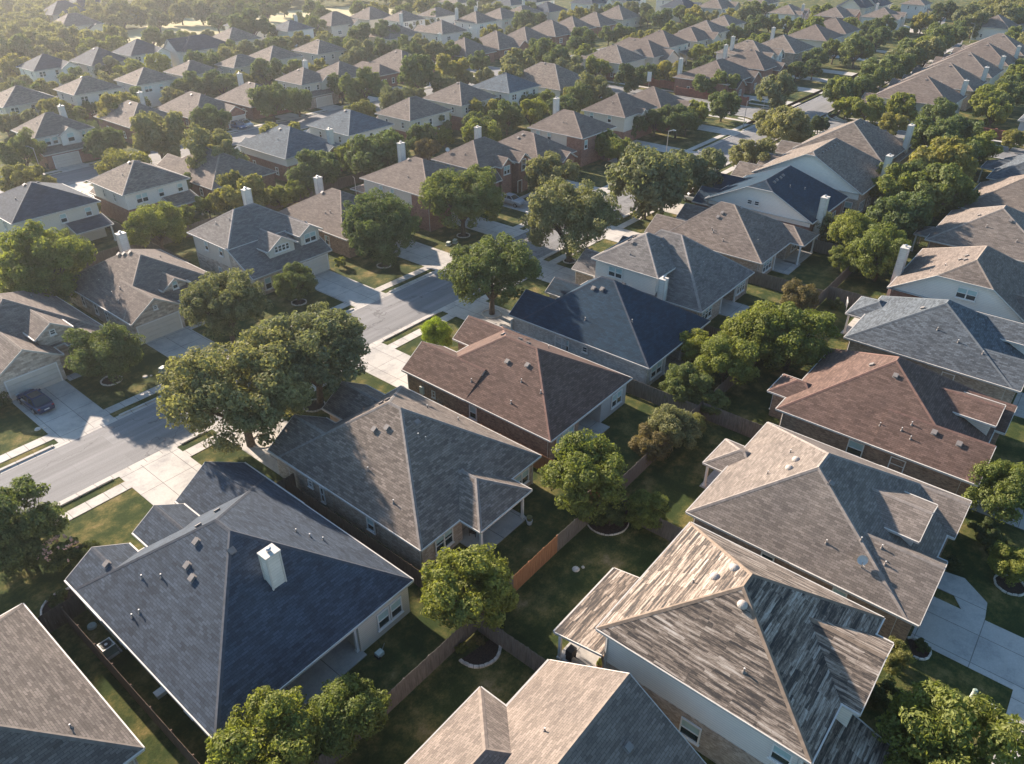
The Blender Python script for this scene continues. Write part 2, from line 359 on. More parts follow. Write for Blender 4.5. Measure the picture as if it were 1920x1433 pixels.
    def shed(s, x0, y0, x1, y1, ez, zt, wall=True, d='d'):
        s.nw = getattr(s, 'nw', 0) + 1; e = .006 * s.nw; x0 -= e; x1 += e
        if d == 'd':
            P = [(x0, y0, ez), (x1, y0, ez), (x1, y1, zt), (x0, y1, zt)]; n = s.R.slope(P); o = [(0, -1), (1, 0), None, (-1, 0)]
            s.R.poly([(x0, y1, zt - .15), (x1, y1, zt - .15), (x1, y0, ez - .15), (x0, y0, ez - .15)], 2)
        else:
            P = [(x0, y0, ez), (x1, y0, zt), (x1, y1, zt), (x0, y1, ez)]; n = s.R.slope(P); o = [(0, -1), None, (0, 1), (-1, 0)]
            s.R.poly([(x0, y1, ez - .15), (x1, y1, zt - .15), (x1, y0, zt - .15), (x0, y0, ez - .15)], 2)
        for k in range(4):
            if o[k]: s.G.beam(P[k], P[(k + 1) % 4], .1, .16, 0, o[k])
        s.planes.append([(x0, y0, x1, y1), (n, Vector(P[0]))])
        if wall and d == 'd':
            i = .4; sl = (zt - ez) / (y1 - y0)
            for xx, fl in ((x0 + i, 0), (x1 - i, 1)):
                q = [(xx, y1, 0), (xx, y0 + i, 0), (xx, y0 + i, ez + sl * i - .16), (xx, y1, zt - .16)]
                s.W.poly(q if not fl else q[::-1])
            s.W.poly([(x0 + i, y0 + i, 0), (x1 - i, y0 + i, 0), (x1 - i, y0 + i, ez + sl * i - .16), (x0 + i, y0 + i, ez + sl * i - .16)])
        return s
    def walls(s, rects=None):
        i = .45; x0, y0, x1, y1 = s.rect
        for r in rects or [(x0 + i, y0 + i, x1 - i, y1 - i)]:
            if s.up:
                s.W.box(r[0] - .03, r[1] - .03, 0, r[2] + .03, r[3] + .03, s.split); s.U.box(r[0], r[1], s.split + .001, r[2], r[3], s.ez - .1)
            else: s.W.box(r[0], r[1], 0, r[2], r[3], s.ez - .1)
        s.wr = rects or [(x0 + i, y0 + i, x1 - i, y1 - i)]
        return s
    def finish(s, label, chims=(), vents=(), domes=(), pipes=(), posts=(), slabs=(), garage=(), doors=(), far=False, name='house'):
        """chims (x,y,ztop[,w,d,from ground]); garage (face, c, a, w)"""
        s.root = r = empty(name, s.org, label, 'house', 'houses of the suburb'); o = s.org; HOUSES.append(s)
        if s.W.v: s.W.build('wall', [s.lo], r, o)
        if s.U.v: s.U.build('upper_wall', [s.up or s.lo], r, o)
        for g, gmt in s.gab: g.build('gable_wall', [gmt], r, o)
        ro = s.R.build('roof', [s.roofm, CAPM(s.roofm), 'soffit'], r, o)
        s.G.build('gutter', ['gutter'], r, o)
        for c in chims:
            x, y, zt = c[:3]; w, d = (c[3] * .88, c[4] * .88) if len(c) > 4 else (.95, .75); m = MB()
            zb = 0 if len(c) > 5 else max(0, s.z(x, y) - 1.)
            m.box(x - w / 2, y - d / 2, zb, x + w / 2, y + d / 2, zt, 0); m.box(x - w / 2 - .08, y - d / 2 - .08, zt + .001, x + w / 2 + .08, y + d / 2 + .08, zt + .14, 1)
            for sx in (-1, 1):
                for sy in (-1, 1): m.box(x + sx * w / 2 - .05, y + sy * d / 2 - .05, zb, x + sx * w / 2 + .05, y + sy * d / 2 + .05, zt - .002, 1)
            m.tube((x, y, zt + .14), (x, y, zt + .36), .14, .14, 10, 2); m.tube((x, y, zt + .38), (x, y, zt + .44), .2, .1, 10, 2)
            m.build('chimney', ['chimney_board', 'gutter', 'metal'], ro, o)
        for x, y in vents:
            z = s.z(x, y)
            if z <= 0: continue
            n = s.norm(x, y); m = MB(); m.box(-.18, -.16, 0, .18, .16, .13, 0); m.box(-.22, -.2, .13, .22, .2, .17, 0); m.box(-.25, -.23, -.03, .25, .23, .01, 0)
            q = m.build('roof_vent', ['vent', 'metal'], ro); q.location = (x - o[0], y - o[1], z); q.rotation_mode = 'QUATERNION'; q.rotation_quaternion = Vector((0, 0, 1)).rotation_difference(n)
        for x, y in domes:
            z = s.z(x, y) - .04; m = MB(); n = 14; pr = [(.3, 0), (.3, .1), (.26, .2), (.18, .27), (.09, .31), (.001, .32)]
            for (r0, h0), (r1, h1) in zip(pr, pr[1:]):
                for k in range(n):
                    a, b = 2 * math.pi * k / n, 2 * math.pi * (k + 1) / n
                    m.poly([(x + r0 * math.cos(a), y + r0 * math.sin(a), z + h0), (x + r0 * math.cos(b), y + r0 * math.sin(b), z + h0), (x + r1 * math.cos(b), y + r1 * math.sin(b), z + h1), (x + r1 * math.cos(a), y + r1 * math.sin(a), z + h1)])
            m.build('dome_vent', ['dome'], ro, o, True)
        for x, y in pipes:
            z = s.z(x, y)
            if z <= 0: continue
            m = MB(); m.tube((x, y, z - .1), (x, y, z + .27), .04, .04, 8, 1); m.tube((x, y, z - .06), (x, y, z + .1), .12, .05, 8, 1); m.tube((x, y, z + .27), (x, y, z + .31), .05, .05, 8, 0)
            m.build('vent_pipe', ['pvc', 'vent'], ro, o)
        for x, y, z in posts:
            m = MB(); m.box(x - .09, y - .09, 0, x + .09, y + .09, z); m.box(x - .14, y - .14, 0, x + .14, y + .14, .25); m.box(x - .13, y - .13, z - .18, x + .13, y + .13, z - .02); m.build('post', ['trim'], r, o)
        for q in slabs: m = MB(); m.box(q[0], q[1], -.05, q[2], q[3], .09); m.build('patio_slab', ['concrete'], r, o)
        for f, c, a, w in garage:
            m = MB(); h = 2.15
            for k in range(4): m.box(-w / 2, -.05, k * h / 4 + .01, w / 2, 0, (k + 1) * h / 4 - .02)
            m.box(-w / 2 - .12, -.09, 0, -w / 2, 0, h + .12, 1); m.box(w / 2, -.09, 0, w / 2 + .12, 0, h + .12, 1); m.box(-w / 2, -.09, h + .002, w / 2, 0, h + .12, 1)
            q = m.build('garage_door', ['garage', 'trim'], r); q.location = ((a - o[0], c - o[1], .02) if f in 'ud' else (c - o[0], a - o[1], .02)); q.rotation_euler = (0, 0, R(ROT[f]))
        for f, c, a in doors:
            m = MB(); m.box(-.48, -.05, 0, .48, 0, 2.05); m.box(-.58, -.08, 0, -.48, 0, 2.15, 1); m.box(.48, -.08, 0, .58, 0, 2.15, 1); m.box(-.48, -.08, 2.051, .48, 0, 2.15, 1)
            q = m.build('door', ['door_wood', 'trim'], r); q.location = ((a - o[0], c - o[1], .05) if f in 'ud' else (c - o[0], a - o[1], .05)); q.rotation_euler = (0, 0, R(ROT[f]))
        if math.hypot(*s.org[:2]) < 125 and s.ez < 7:
            x0, y0, x1, y1 = s.rect
            for px, py in ((x0 + .41, y0 + .6), (x0 + .41, y1 - .6), (x1 - .6, y0 + .41)):
                m = MB(); m.tube((px, py, 0), (px, py, s.ez - .5), .045, .045, 6); q = .3 if px < x0 + .5 else 0
                m.tube((px, py, s.ez - .52), (px - q, py - (.3 - q), s.ez - .16), .045, .045, 6); m.build('downpipe', ['gutter'], r, o)
        for wv in s.wins: window(r, o, *wv)
        return s
CM = {}
def CAPM(k):
    if k not in CM:
        base = {'r_slate': (.066, .074, .09), 'r_drab': (.16, .138, .122), 'r_teal': (.1, .12, .14), 'r_gray': (.2, .182, .17), 'r_brown': (.15, .09, .075), 'r_navy': (.035, .048, .07), 'r_ash': (.24, .21, .19), 'r_blue': (.11, .125, .14),
                'r_tan': (.2, .165, .14), 'r_taupe': (.22, .185, .16), 'r_stone': (.24, .22, .21), 'r_cocoa': (.19, .15, .13), 'r_old': (.2, .155, .12)}[k]
        plain('cap' + k, base, .9, 0, .25, 3); CM[k] = 'cap' + k
    return CM[k]
def jerk(s, rc, ez, yc, zr, xa, xb, zc, right='hip'):
    """roof with its ridge along X and a clipped gable on the -X end"""
    x0, y0, x1, y1 = rc; p0 = (zr - ez) / (yc - y0); p1 = (zr - ez) / (y1 - yc); yR = y0 + (zc - ez) / p0; yL = y1 - (zc - ez) / p1
    A, B = (xa, yc, zr), (xb, yc, zr); E0, E1, E2, E3 = (x0, y0, ez), (x1, y0, ez), (x1, y1, ez), (x0, y1, ez)
    Cr, Cl = (x0, yR, zc), (x0, yL, zc)
    nd = s.R.slope([E0, E1, B, A, Cr]); nu = s.R.slope([E2, E3, Cl, A, B]); nl = s.R.slope([Cl, Cr, A])
    nr = s.R.slope([E1, E2, B])
    for e in ((A, B, nd, nu), (Cl, A, nl, nu), (Cr, A, nl, nd), (E1, B, nd, nr), (E2, B, nr, nu)): caps(s.R, *e)
    s.planes.append([(x0, y0, x1, y1), (nd, Vector(E0)), (nu, Vector(E2)), (nl, Vector(Cl)), (nr, Vector(E1))])
    for p, q, o in ((E0, E1, (0, -1)), (E1, E2, (1, 0)), (E2, E3, (0, 1)), (E3, Cl, (-1, 0)), (Cl, Cr, (-1, 0)), (Cr, E0, (-1, 0))): s.G.beam(p, q, .1, .17, 0, o)
    i = .3
    g = MB(); g.poly([(x0 + i, y1 - .45, ez - .1), (x0 + i, y0 + .45, ez - .1), (x0 + i, yR + .05, zc - .12), (x0 + i, yL - .05, zc - .12)]); s.gab.append((g, 'siding_white'))
    s.R.poly([(x0, y1, ez - .14), (x1, y1, ez - .14), (x1, y0, ez - .14), (x0, y0, ez - .14)], 2)
    return s
class House2(House):
    """house whose main roof is not a plain hip"""
    def __init__(s, short, rect, ez, zr, roof, lo, up=None, split=2.9):
        s.short = short; s.rect = rect; s.ez = ez; s.roofm = roof; s.lo = lo; s.up = up; s.split = split; s.p = .6
        s.planes = []; s.R = MB(); s.G = MB(); s.W = MB(); s.U = MB(); s.org = ((rect[0] + rect[2]) / 2, (rect[1] + rect[3]) / 2, 0)
        s.wins = []; s.gab = []; s.ztop = zr
# ================================================================== THE HOUSES
# ---- row between the main street and the back fences (fronts look to +Y)
h = House('roof cut by the lower left edge', (-9.8, 30.6, 5.3, 46.4), 2.9, .66, 'r_drab', 'brick_tan', ridge=('y', -2, 37.6, 39.2, 8.0))
h.gable('d', -5.2, 27.2, .6, 34, 2.9, .6); h.gable('u', -9, 42, -3, 48.6, 2.9, .65); h.walls()
h.finish('house with a grey-brown blotchy shingle roof cut off by the lower left edge', pipes=[(2.2, 41.5), (3.2, 33.6)], vents=[(-.5, 37), (-.9, 38.5)])
h = House('navy-grey roof with a white chimney', (8.05, 27.9, 23.2, 45.0), 2.9, .65, 'r_slate', 'siding_cream', ridge=('y', 15.6, 36.3, 38.0, 8.0))
h.gable('u', 17.1, 40, 23.2, 47.9, 2.9, .65, 'brick_tan'); h.gable('u', 13.2, 41, 17.2, 46.9, 3.1, .62, 'brick_tan'); h.gable('u', 8.05, 41, 12.5, 46.3, 2.9, .6, 'brick_tan')
h.walls([(8.5, 28.35, 12.4, 44.6), (12.4, 31.2, 18.3, 44.6), (18.3, 28.0, 22.75, 44.6)])
h.wins = [('d', 27.98, 20.35, .8, 1.05, 1.5), ('d', 27.98, 21.5, .8, 1.05, 1.5), ('d', 31.18, 14.6, .1, 1.8, 2.1, 2, 'open'), ('l', 8.45, 32, 1, .9, 1.3), ('l', 8.45, 40, 1, .9, 1.3)]
h.finish('large hip-roofed house with navy-grey shingles and a white chimney on its rear slope', chims=[(15.95, 32.6, 8.15)],
         vents=[(14.1, 38.2), (14.9, 39.2), (12.6, 36.6), (12.9, 37.6), (14.9, 35.3), (10.2, 44.0), (17.2, 41.2)], pipes=[(10.9, 40.3), (9.6, 38.6), (9.2, 38.9), (11.6, 38.9), (19.7, 35.6), (20.2, 34.8), (20.8, 34.2)],
         posts=[(12.55, 28.3, 2.75), (18.2, 28.3, 2.75)], slabs=[(12.0, 27.6, 18.4, 31.2)], garage=[('u', 47.55, 20.1, 4.8)])
h = House('grey roof beside the cedar fence', (25.5, 29.45, 39.6, 46.4), 2.9, .65, 'r_gray', 'brick_tan', ridge=('y', 32.5, 38.4, 39.8, 7.65))
h.gable('u', 25.5, 40, 31.6, 47.8, 2.9, .65); h.gable('u', 32.4, 41, 37.5, 49.2, 2.9, .65); h.hipwing(29.6, 27.4, 35.7, 35, 2.9, .5, False)
h.walls([(25.95, 29.9, 30.25, 46), (30.25, 32.4, 35.2, 46), (35.2, 29.9, 39.15, 46)]); h.U.box(25.9, 29.86, 2.15, 25.96, 46, 2.78); h.up = 'siding_white'
h.wins = [('d', 29.88, 28.2, .75, 1.9, 1.55, 2, 'third'), ('d', 29.88, 37.5, .75, 1.9, 1.45, 2, 'half'), ('l', 25.88, 42.8, 1.3, .6, .7, 1, 'open'), ('l', 25.88, 41.3, .5, .5, 1.6, 1, 'open'), ('l', 25.88, 35.4, .9, .9, 1.3), ('d', 32.38, 32.9, .1, 2.2, 2.1, 2, 'open')]
h.finish('grey-shingled hip-roofed house with a covered rear patio, beside the orange cedar fence', vents=[(30.4, 39.4), (30.9, 38.4), (32.9, 41.3), (33.4, 41.0), (32.7, 36.8)],
         pipes=[(27.9, 37.6), (31.9, 35.9), (32.2, 35.4), (36.5, 39.6), (37.6, 37), (27, 33.8)], posts=[(30.15, 27.85, 2.75), (35.15, 27.85, 2.75)], slabs=[(29.9, 27.5, 35.4, 32.5)], garage=[('u', 47.45, 28.5, 4.8)])
h = House('chocolate brown roof in the centre', (41.7, 30.0, 54.9, 46.6), 2.9, .6, 'r_brown', 'brick_brown', ridge=('y', 48.3, 36.7, 40.5, 6.75))
h.gable('u', 41.7, 40, 47.6, 48.5, 2.9, .65); h.gable('u', 49.5, 41, 54.7, 48.9, 2.9, .65)
h.walls([(42.15, 30.45, 46.6, 46.2), (46.6, 33.4, 50.1, 46.2), (50.1, 33.4, 54.45, 46.2)]); h.U.box(50.05, 30.3, 0, 54.5, 33.5, 2.8); h.up = None; h.up = 'siding_gray'
h.wins = [('d', 30.43, 44.4, .8, 2.7, 1.6, 3, 'half'), ('d', 30.28, 52.7, .75, 1.8, 1.5, 2, 'half'), ('l', 42.13, 39.4, .8, .95, 1.45, 1, 'half'), ('l', 42.13, 44.6, 1, .5, .8, 1, 'open')]
h.finish('long chocolate brown hip-roofed house with brown brick walls in the middle of the view', vents=[(46.2, 38.6), (46.6, 36.5), (49.2, 41.6), (49.6, 39.8), (49.0, 38.3)],
         pipes=[(45.1, 36), (43.3, 40.6), (43.1, 35.6), (44.9, 33.6), (51.9, 38)], slabs=[(46.7, 29.2, 50.1, 33.4)], garage=[('u', 48.15, 44.6, 4.8)], doors=[('d', 33.38, 49.2)])
h = House('navy roof over whitewashed brick', (57.5, 29.6, 70.6, 46.0), 2.9, .65, 'r_navy', 'brick_white', ridge=('y', 64.1, 38.4, 40.0, 7.55))
h.gable('u', 57.5, 40, 63.7, 47.8, 2.9, .64); h.gable('u', 64.8, 42, 68.6, 48.2, 2.9, .65)
h.walls([(57.95, 30.05, 61.6, 45.6), (61.6, 33, 65.4, 45.6), (65.4, 30.05, 70.15, 45.6)])
h.wins = [('l', 57.93, 40.6, .8, 1.9, 1.5, 2, 'half'), ('l', 57.93, 37.6, 1.6, .7, .7, 1, 'open'), ('d', 30.03, 59.8, .8, 2.2, 1.5, 2, 'half'), ('d', 32.98, 63, .1, 1.8, 2.1, 2, 'open')]
h.finish('house with a deep navy roof and whitewashed brick walls, behind the brown roof', vents=[(62.7, 40.1), (62.9, 39.1), (64.8, 37.6)], pipes=[(59.6, 38.9), (61, 34), (66, 37.5)], posts=[(61.7, 30.1, 2.75), (65.3, 30.1, 2.75)], slabs=[(61.6, 29.4, 65.4, 33)], garage=[('u', 47.45, 60, 4.8)])
h = House('white-walled two-storey block with a grey roof', (71.8, 31.3, 86.0, 46.0), 2.9, .62, 'r_stone', 'brick_tan', ridge=('y', 79.2, 38.5, 41.4, 8.1))
h.gable('u', 72.2, 43, 78.2, 49.6, 2.9, .6); h.gable('u', 80, 43, 85, 48.6, 2.9, .6)
h.walls([(72.25, 31.75, 77.9, 45.6), (77.9, 34.5, 82.2, 45.6), (82.2, 31.75, 85.6, 45.6)])
h.U.box(71.95, 37.45, 2.3, 80.6, 45.9, 5.5); h.up = 'siding_white'
h.hip((71.5, 37.0, 81.0, 46.3), 5.5, ('x', 41.65, 76.0, 76.6, 8.4))
h.wins = [('l', 71.93, 43, 3.75, 2.0, 1.35, 2, 'most'), ('d', 31.73, 74.2, .9, 2.5, 1.5, 3, 'third'), ('d', 31.73, 83.4, .9, 2.2, 1.5, 3, 'third')]
h.finish('two-storey house with white siding and a grey roof stepping down to a rear patio', vents=[(74.6, 42.6), (75.2, 43.3), (76.6, 39.7), (77.7, 40.2), (77, 43.7)], pipes=[(73.2, 42), (78.5, 34.9), (83.5, 36)], chims=[(71.5, 36.3, 5.6, .9, .8, 1)],
         slabs=[(78, 29.6, 82.2, 34.6)], posts=[(78.1, 31.8, 2.75), (82.1, 31.8, 2.75)], garage=[('u', 49.25, 75.2, 4.8)])
h = House('taupe roof with a screened rear porch', (89.0, 31.6, 103.7, 46.6), 2.9, .58, 'r_taupe', 'brick_tan', ridge=('y', 95.9, 39.4, 41.4, 7.15))
h.hipwing(98.2, 29.7, 103.7, 38, 2.9, .5, False); h.gable('u', 89, 42, 95, 49, 2.9, .6); h.gable('u', 97, 42, 102, 48.4, 2.9, .6)
h.walls([(89.45, 32.05, 94.4, 46.2), (94.4, 34.4, 98.6, 46.2), (98.6, 32.05, 103.3, 46.2)])
h.wins = [('d', 32.03, 92.1, .8, 2.8, 1.6, 3, 'third'), ('d', 32.03, 101.4, .7, 2.0, 1.6, 2, 'open'), ('d', 34.38, 96.4, .1, 2, 2.1, 2, 'open')]
h.finish('taupe hip-roofed house with tan brick and a screened porch at its rear corner', vents=[(93.6, 40.5), (94.3, 40.3), (96.2, 38.6), (96, 43)], pipes=[(91.4, 39.9), (91.7, 40.3), (90.6, 38), (92.5, 34)], posts=[(94.5, 32, 2.75), (98.3, 30.1, 2.75), (103.5, 30.1, 2.75)], slabs=[(94.3, 29.7, 98.6, 34.5), (98.2, 29.9, 103.7, 32.1)])
h = House2('dark navy roof with a white gable end', (104.8, 31.2, 119.5, 47.9), 3.8, 7.9, 'r_navy', 'brick_red')
jerk(h, h.rect, 3.8, 39.6, 7.95, 106.4, 115.5, 7.0)
h.U.box(105.06, 31.6, 3.0, 105.2, 47.4, 3.72); h.up = 'siding_white'
h.gable('u', 104.8, 43, 110.6, 50, 2.9, .6, 'brick_red'); h.gable('u', 112, 43, 117.5, 51, 3.2, .6, 'brick_red'); h.W.box(105.1, 31.65, 0, 119.1, 47.4, 3.65)
h.wins = [('l', 105.05, 40.9, 4.4, .8, .7, 1, 'open'), ('l', 105.05, 39.8, 4.4, .8, .7, 1, 'open'), ('l', 105.05, 32.6, 1.2, 1.0, 1.4, 1, 'open')] + [('d', 31.63, 108 + 2.4 * i, .8, 1.8, 1.7, 2, 'open') for i in range(4)]
h.finish('house with a dark navy roof, white clipped gable end and exterior white chimney', chims=[(107.3, 31.0, 6.9, 1.2, .9, 1)], vents=[(107.5, 38.7), (108.6, 38.8), (109.9, 38.8), (111.1, 38.9)], pipes=[(112, 35.6), (109.5, 37)])
h = House2('grey roof with a long white gable', (120.4, 29.5, 137.2, 47.4), 4.3, 9.1, 'r_gray', 'brick_tan')
jerk(h, h.rect, 4.3, 38.5, 9.1, 121.3, 131.5, 8.7)
h.U.box(120.66, 30, 3.2, 120.8, 47, 4.22); h.up = 'siding_white'
h.gable('u', 120.4, 43, 126.4, 51, 3.1, .55, 'brick_tan'); h.gable('u', 128.5, 43, 134, 50, 3.1, .6, 'brick_tan'); h.W.box(120.7, 29.95, 0, 136.8, 47, 4.15)
h.wins = [('l', 120.65, 31.2, 1.0, 1.2, 1.7, 1, 'most'), ('d', 29.93, 123.2, .8, 2.4, 1.6, 3, 'open'), ('d', 29.93, 127, .8, 2, 1.6, 2, 'open')]
h.finish('grey-roofed house whose long white gable wall looks over the navy roof', chims=[(130.6, 29.4, 7.9, 1.3, .9, 1)], vents=[(123.2 + 1.3 * i, 37.6) for i in range(6)], pipes=[(128, 34.9), (129.1, 34.4)])
h = House('last grey roof before the cross street', (138.2, 31.6, 154.2, 47.6), 4.4, .55, 'r_gray', 'brick_tan', ridge=('x', 39.9, 144.5, 148.0, 9.0))
h.gable('u', 138.2, 43, 144, 51, 3.1, .55); h.hipwing(145.5, 31, 155.5, 42, 3.4, .5); h.walls()
h.finish('grey house with a broad roof and white chimney, last before the cross street', chims=[(151.0, 31.8, 8.4, 1.3, .9)], vents=[(144.6 + 1.1 * i, 38.8) for i in range(5)], pipes=[(147.5, 36)])
for i, (x0, rf, up) in enumerate(((190.5, 'r_cocoa', 'siding_white'), (211.5, 'r_taupe', None), (231.6, 'r_taupe', 'siding_cream'), (252.6, 'r_cocoa', 'siding_white'), (274, 'r_taupe', None))):
    x1 = x0 + 14.6
    od = ('first', 'second', 'third', 'fourth', 'fifth')[i]
    h = House(od + ' house past the cross street, right row', (x0, 33.4, x1, 50.2), 4.6, .52, rf, 'brick_tan' if not up else up, ridge=('y', x0 + 8.2, 41.5, 42.8, 8.9))
    h.gable('u', x0, 46, x0 + 6, 52.5, 3.1, .55); h.gable('u', x0 + 9, 46, x0 + 14, 52, 3.1, .55); h.walls(); h.wins = [('l', x0 + .43, 37.5, 1, 1.4, 1.2, 1, 'far'), ('d', 33.83, x0 + 12, .9, 2.2, 1.6, 2, 'far')]
    h.finish(('pale brown' if rf == 'r_cocoa' else 'taupe') + '-roofed house with a tall white chimney, ' + od + ' past the cross street on the right', chims=[(x0 + 13.2, 34.2, 7.9, 1.3, .9)], vents=[(x0 + 7, 41.3), (x0 + 8, 40.6)], pipes=[(x0 + 9.5, 39), (x0 + 10.4, 38.6)])
# ---- right-hand row (fronts look to -Y)
h = House2('tan roof at the bottom edge', (6, 6.0, 24.0, 16.8), 2.9, 6.3, 'r_tan', 'brick_tan')
h.gable('r', 4, 6.0, 24.0, 16.8, 2.9, .63, False); h.hipwing(7.5, 11.4, 19.9, 18.8, 2.9, .6, False); h.gable('d', 13.5, 2, 20.5, 9, 2.9, .6, False)
h.W.box(6.4, 6.5, 0, 23.6, 16.4, 3.1); h.W.box(7.9, 12, 0, 19.5, 18.35, 2.8)
h.finish('low house with a warm tan roof at the bottom edge of the view', pipes=[(19.0, 13.4), (16.6, 12.7)], vents=[(21, 9.5)])
h = House('weathered plank-like roof', (25.9, 1.8, 37.6, 14.8), 5.6, .62, 'r_old', 'brick_tan', 'siding_white', 2.6, ridge=('x', 8.5, 31.1, 32.3, 9.2))
h.gable('d', 30.2, .8, 36.0, 8, 5.6, .6, 'siding_white', 2.6); h.walls()
h.shed(27.2, -1.2, 31.6, 2.2, 2.7, 3.9)
PW = [(26.0, 14.3, 3.45), (33.0, 14.3, 3.45), (33.0, 17.9, 2.75), (26.0, 17.9, 2.75)]
n_ = h.R.slope(PW); h.R.poly([(x, y, z - .14) for x, y, z in PW[::-1]], 2); h.G.beam(PW[3], PW[2], .1, .16, 0, (0, 1)); h.G.beam(PW[0], PW[3], .06, .16, 0, (-1, 0)); h.G.beam(PW[2], PW[1], .06, .16, 0, (1, 0))
h.wins = [('l', 26.3, 8.2, .7, 1.3, 1.5, 1, 'half'), ('l', 26.33, 3.25, 3.5, 1.1, 1.3, 1, 'half'), ('u', 14.4, 30, .7, 1.8, 1.5, 2), ('u', 14.4, 28.5, 3.5, 1.2, 1.3, 1)]
h.finish('two-storey house whose roof is weathered in streaks of white, brown and black', domes=[(31.7, 10.4), (32.7, 9.7), (30.3, 8.1)], pipes=[(31, 11.4), (27.7, 6.5)], posts=[(26.3, 17.6, 2.65), (32.7, 17.6, 2.65)], slabs=[(26.2, 14.6, 33.0, 17.8)], doors=[('u', 14.37, 31.9)])
h = House('ash grey roof right of centre', (41.2, .7, 56.3, 16.7), 2.9, .6, 'r_ash', 'brick_brown', ridge=('x', 9.6, 46.7, 48.8, 7.5))
h.gable('d', 41.2, 0, 48.3, 8.5, 2.9, .66); h.gable('d', 46.8, 2.0, 51.6, 9, 4.75, .4, 'siding_white', 2.8); h.gable('d', 51.2, .2, 56.3, 7, 2.9, .6); h.hipwing(47.8, 14, 52.0, 18.6, 2.6, .55, False); h.walls(); h.up = 'siding_white'
h.wins = [('l', 41.6, 10.2, .9, 1, 1.4, 1, 'open'), ('l', 41.6, 5, .9, 1, 1.4, 1)]
h.finish('ash grey shingled house, sunlit beige on its left slope, right of centre', domes=[(46.9, 11.6), (48.2, 11.6)], vents=[(46.2, 8.4)], pipes=[(46.3, 12.9), (43.9, 5.1), (44.3, 3.8), (43.5, 3.2), (43, 7), (49.6, 12.5)], posts=[(48.1, 18.3, 2.5), (51.7, 18.3, 2.5)], slabs=[(47.8, 16.4, 52, 18.6)])
h = House('reddish brown roof on the right', (58.8, .8, 73.0, 17.0), 2.9, .6, 'r_brown', 'brick_brown', ridge=('x', 9.8, 66.6, 67.4, 7.2))
h.gable('d', 58.8, .2, 65.2, 8.5, 2.9, .63); h.gable('d', 65.8, .8, 69.8, 8, 4.5, .42, 'siding_cream', 2.8); h.gable('d', 67.9, 0, 73, 7, 2.9, .6); h.hipwing(61.2, 14.2, 65.0, 18.8, 2.9, .55); h.walls(); h.up = 'siding_cream'
h.wins = [('l', 59.23, 9.7, .9, 1.35, 1.5, 1, 'half'), ('l', 59.23, 6.2, .9, 1.25, 1.4, 1, 'half'), ('u', 18.4, 63, .6, 2.2, 1.6, 2)]
h.finish('reddish brown hip-roofed house with dark brick walls and a bay, on the right', vents=[(66.3, 11.6), (65.2, 9.3), (61.4, 4.6), (61.2, 2.6)], pipes=[(61.4, 6.4), (60.6, 8.6), (60.7, 6.9), (60.3, 6.0)])
h = House('blue-grey roof above the reddish one', (76.3, .8, 89.2, 16.8), 2.9, .62, 'r_blue', 'brick_tan', ridge=('x', 9.3, 82.4, 83.3, 7.0))
h.gable('d', 76.3, .2, 82.3, 8.5, 2.9, .6); h.gable('d', 83.5, .4, 88.5, 8, 4.3, .42, 'siding_white', 2.5); h.hipwing(82.6, 13.6, 88.2, 18.7, 2.6, .5, False); h.walls(); h.up = 'siding_white'
h.wins = [('l', 76.73, 11, .9, 1.2, 1.4, 1, 'most'), ('l', 76.73, 6.4, .9, 1.2, 1.4, 1, 'most')]
h.finish('blue-grey mottled hip-roofed house behind the reddish brown roof', vents=[(81.8, 11.2)], pipes=[(79, 6.8), (78.6, 4.4), (79.6, 9)], posts=[(82.9, 18.4, 2.5), (87.9, 18.4, 2.5)], slabs=[(82.6, 16.5, 88.2, 18.7)])
h = House2('tan roof with a white window gable', (91.6, 2.2, 107, 16.9), 3.1, 7.9, 'r_taupe', 'brick_red')
jerk(h, h.rect, 3.1, 9.2, 7.9, 94.2, 99.5, 6.0); h.W.box(91.95, 2.65, 0, 106.5, 16.5, 3.0)
h.gable('d', 92, .6, 98, 8, 3.0, .6, 'brick_red'); h.gable('d', 99.5, 1, 104, 8, 3.6, .6, 'siding_white', 2.6)
h.wins = [('l', 91.88, 8.8, 3.95, 2.1, 1.3, 2, 'half')]
h.finish('taupe-roofed house with a white gable wall and one wide window in it', chims=[(96.2, 17.1, 6.6, 1.3, .9, 1)], vents=[(96, 11), (97, 10.6), (95.3, 10.4)], pipes=[(95, 12.2), (94.2, 13.4)])
h = House('light brown roof near the right edge', (111.2, 2, 126.2, 17.7), 2.9, .6, 'r_ash', 'brick_brown', ridge=('x', 10.6, 117.5, 119, 7.2))
h.gable('d', 111.2, .8, 117, 8, 2.9, .6); h.gable('d', 119, 1, 125, 8, 3.2, .6); h.hipwing(113.2, 14.4, 117, 19.6, 2.6, .5, False); h.walls()
h.finish('light brown hip-roofed house with a small rear porch near the right edge', vents=[(116, 9.2), (117, 13)], pipes=[(114.6, 11.5), (113.5, 7.5)], posts=[(113.5, 19.3, 2.5), (116.7, 19.3, 2.5)])
h = House('tan roof touching the right edge', (128.4, 2, 143.8, 17.4), 2.9, .6, 'r_tan', 'brick_tan', ridge=('x', 10.8, 135, 137, 7.2))
h.gable('d', 128.4, .8, 134, 8, 2.9, .6); h.walls(); h.finish('house with a sunlit tan roof touching the right edge', vents=[(134, 8.5)], pipes=[(132, 9)])
h = House('blue-grey roof at the right edge', (147, 2, 162, 17.2), 2.9, .6, 'r_blue', 'brick_tan', ridge=('x', 10.5, 153.5, 155, 7.1))
h.hipwing(153.5, 13, 159, 19.4, 2.7, .5, False); h.walls(); h.finish('blue-grey roofed house with a corner porch at the right edge', posts=[(153.8, 19.1, 2.6)])
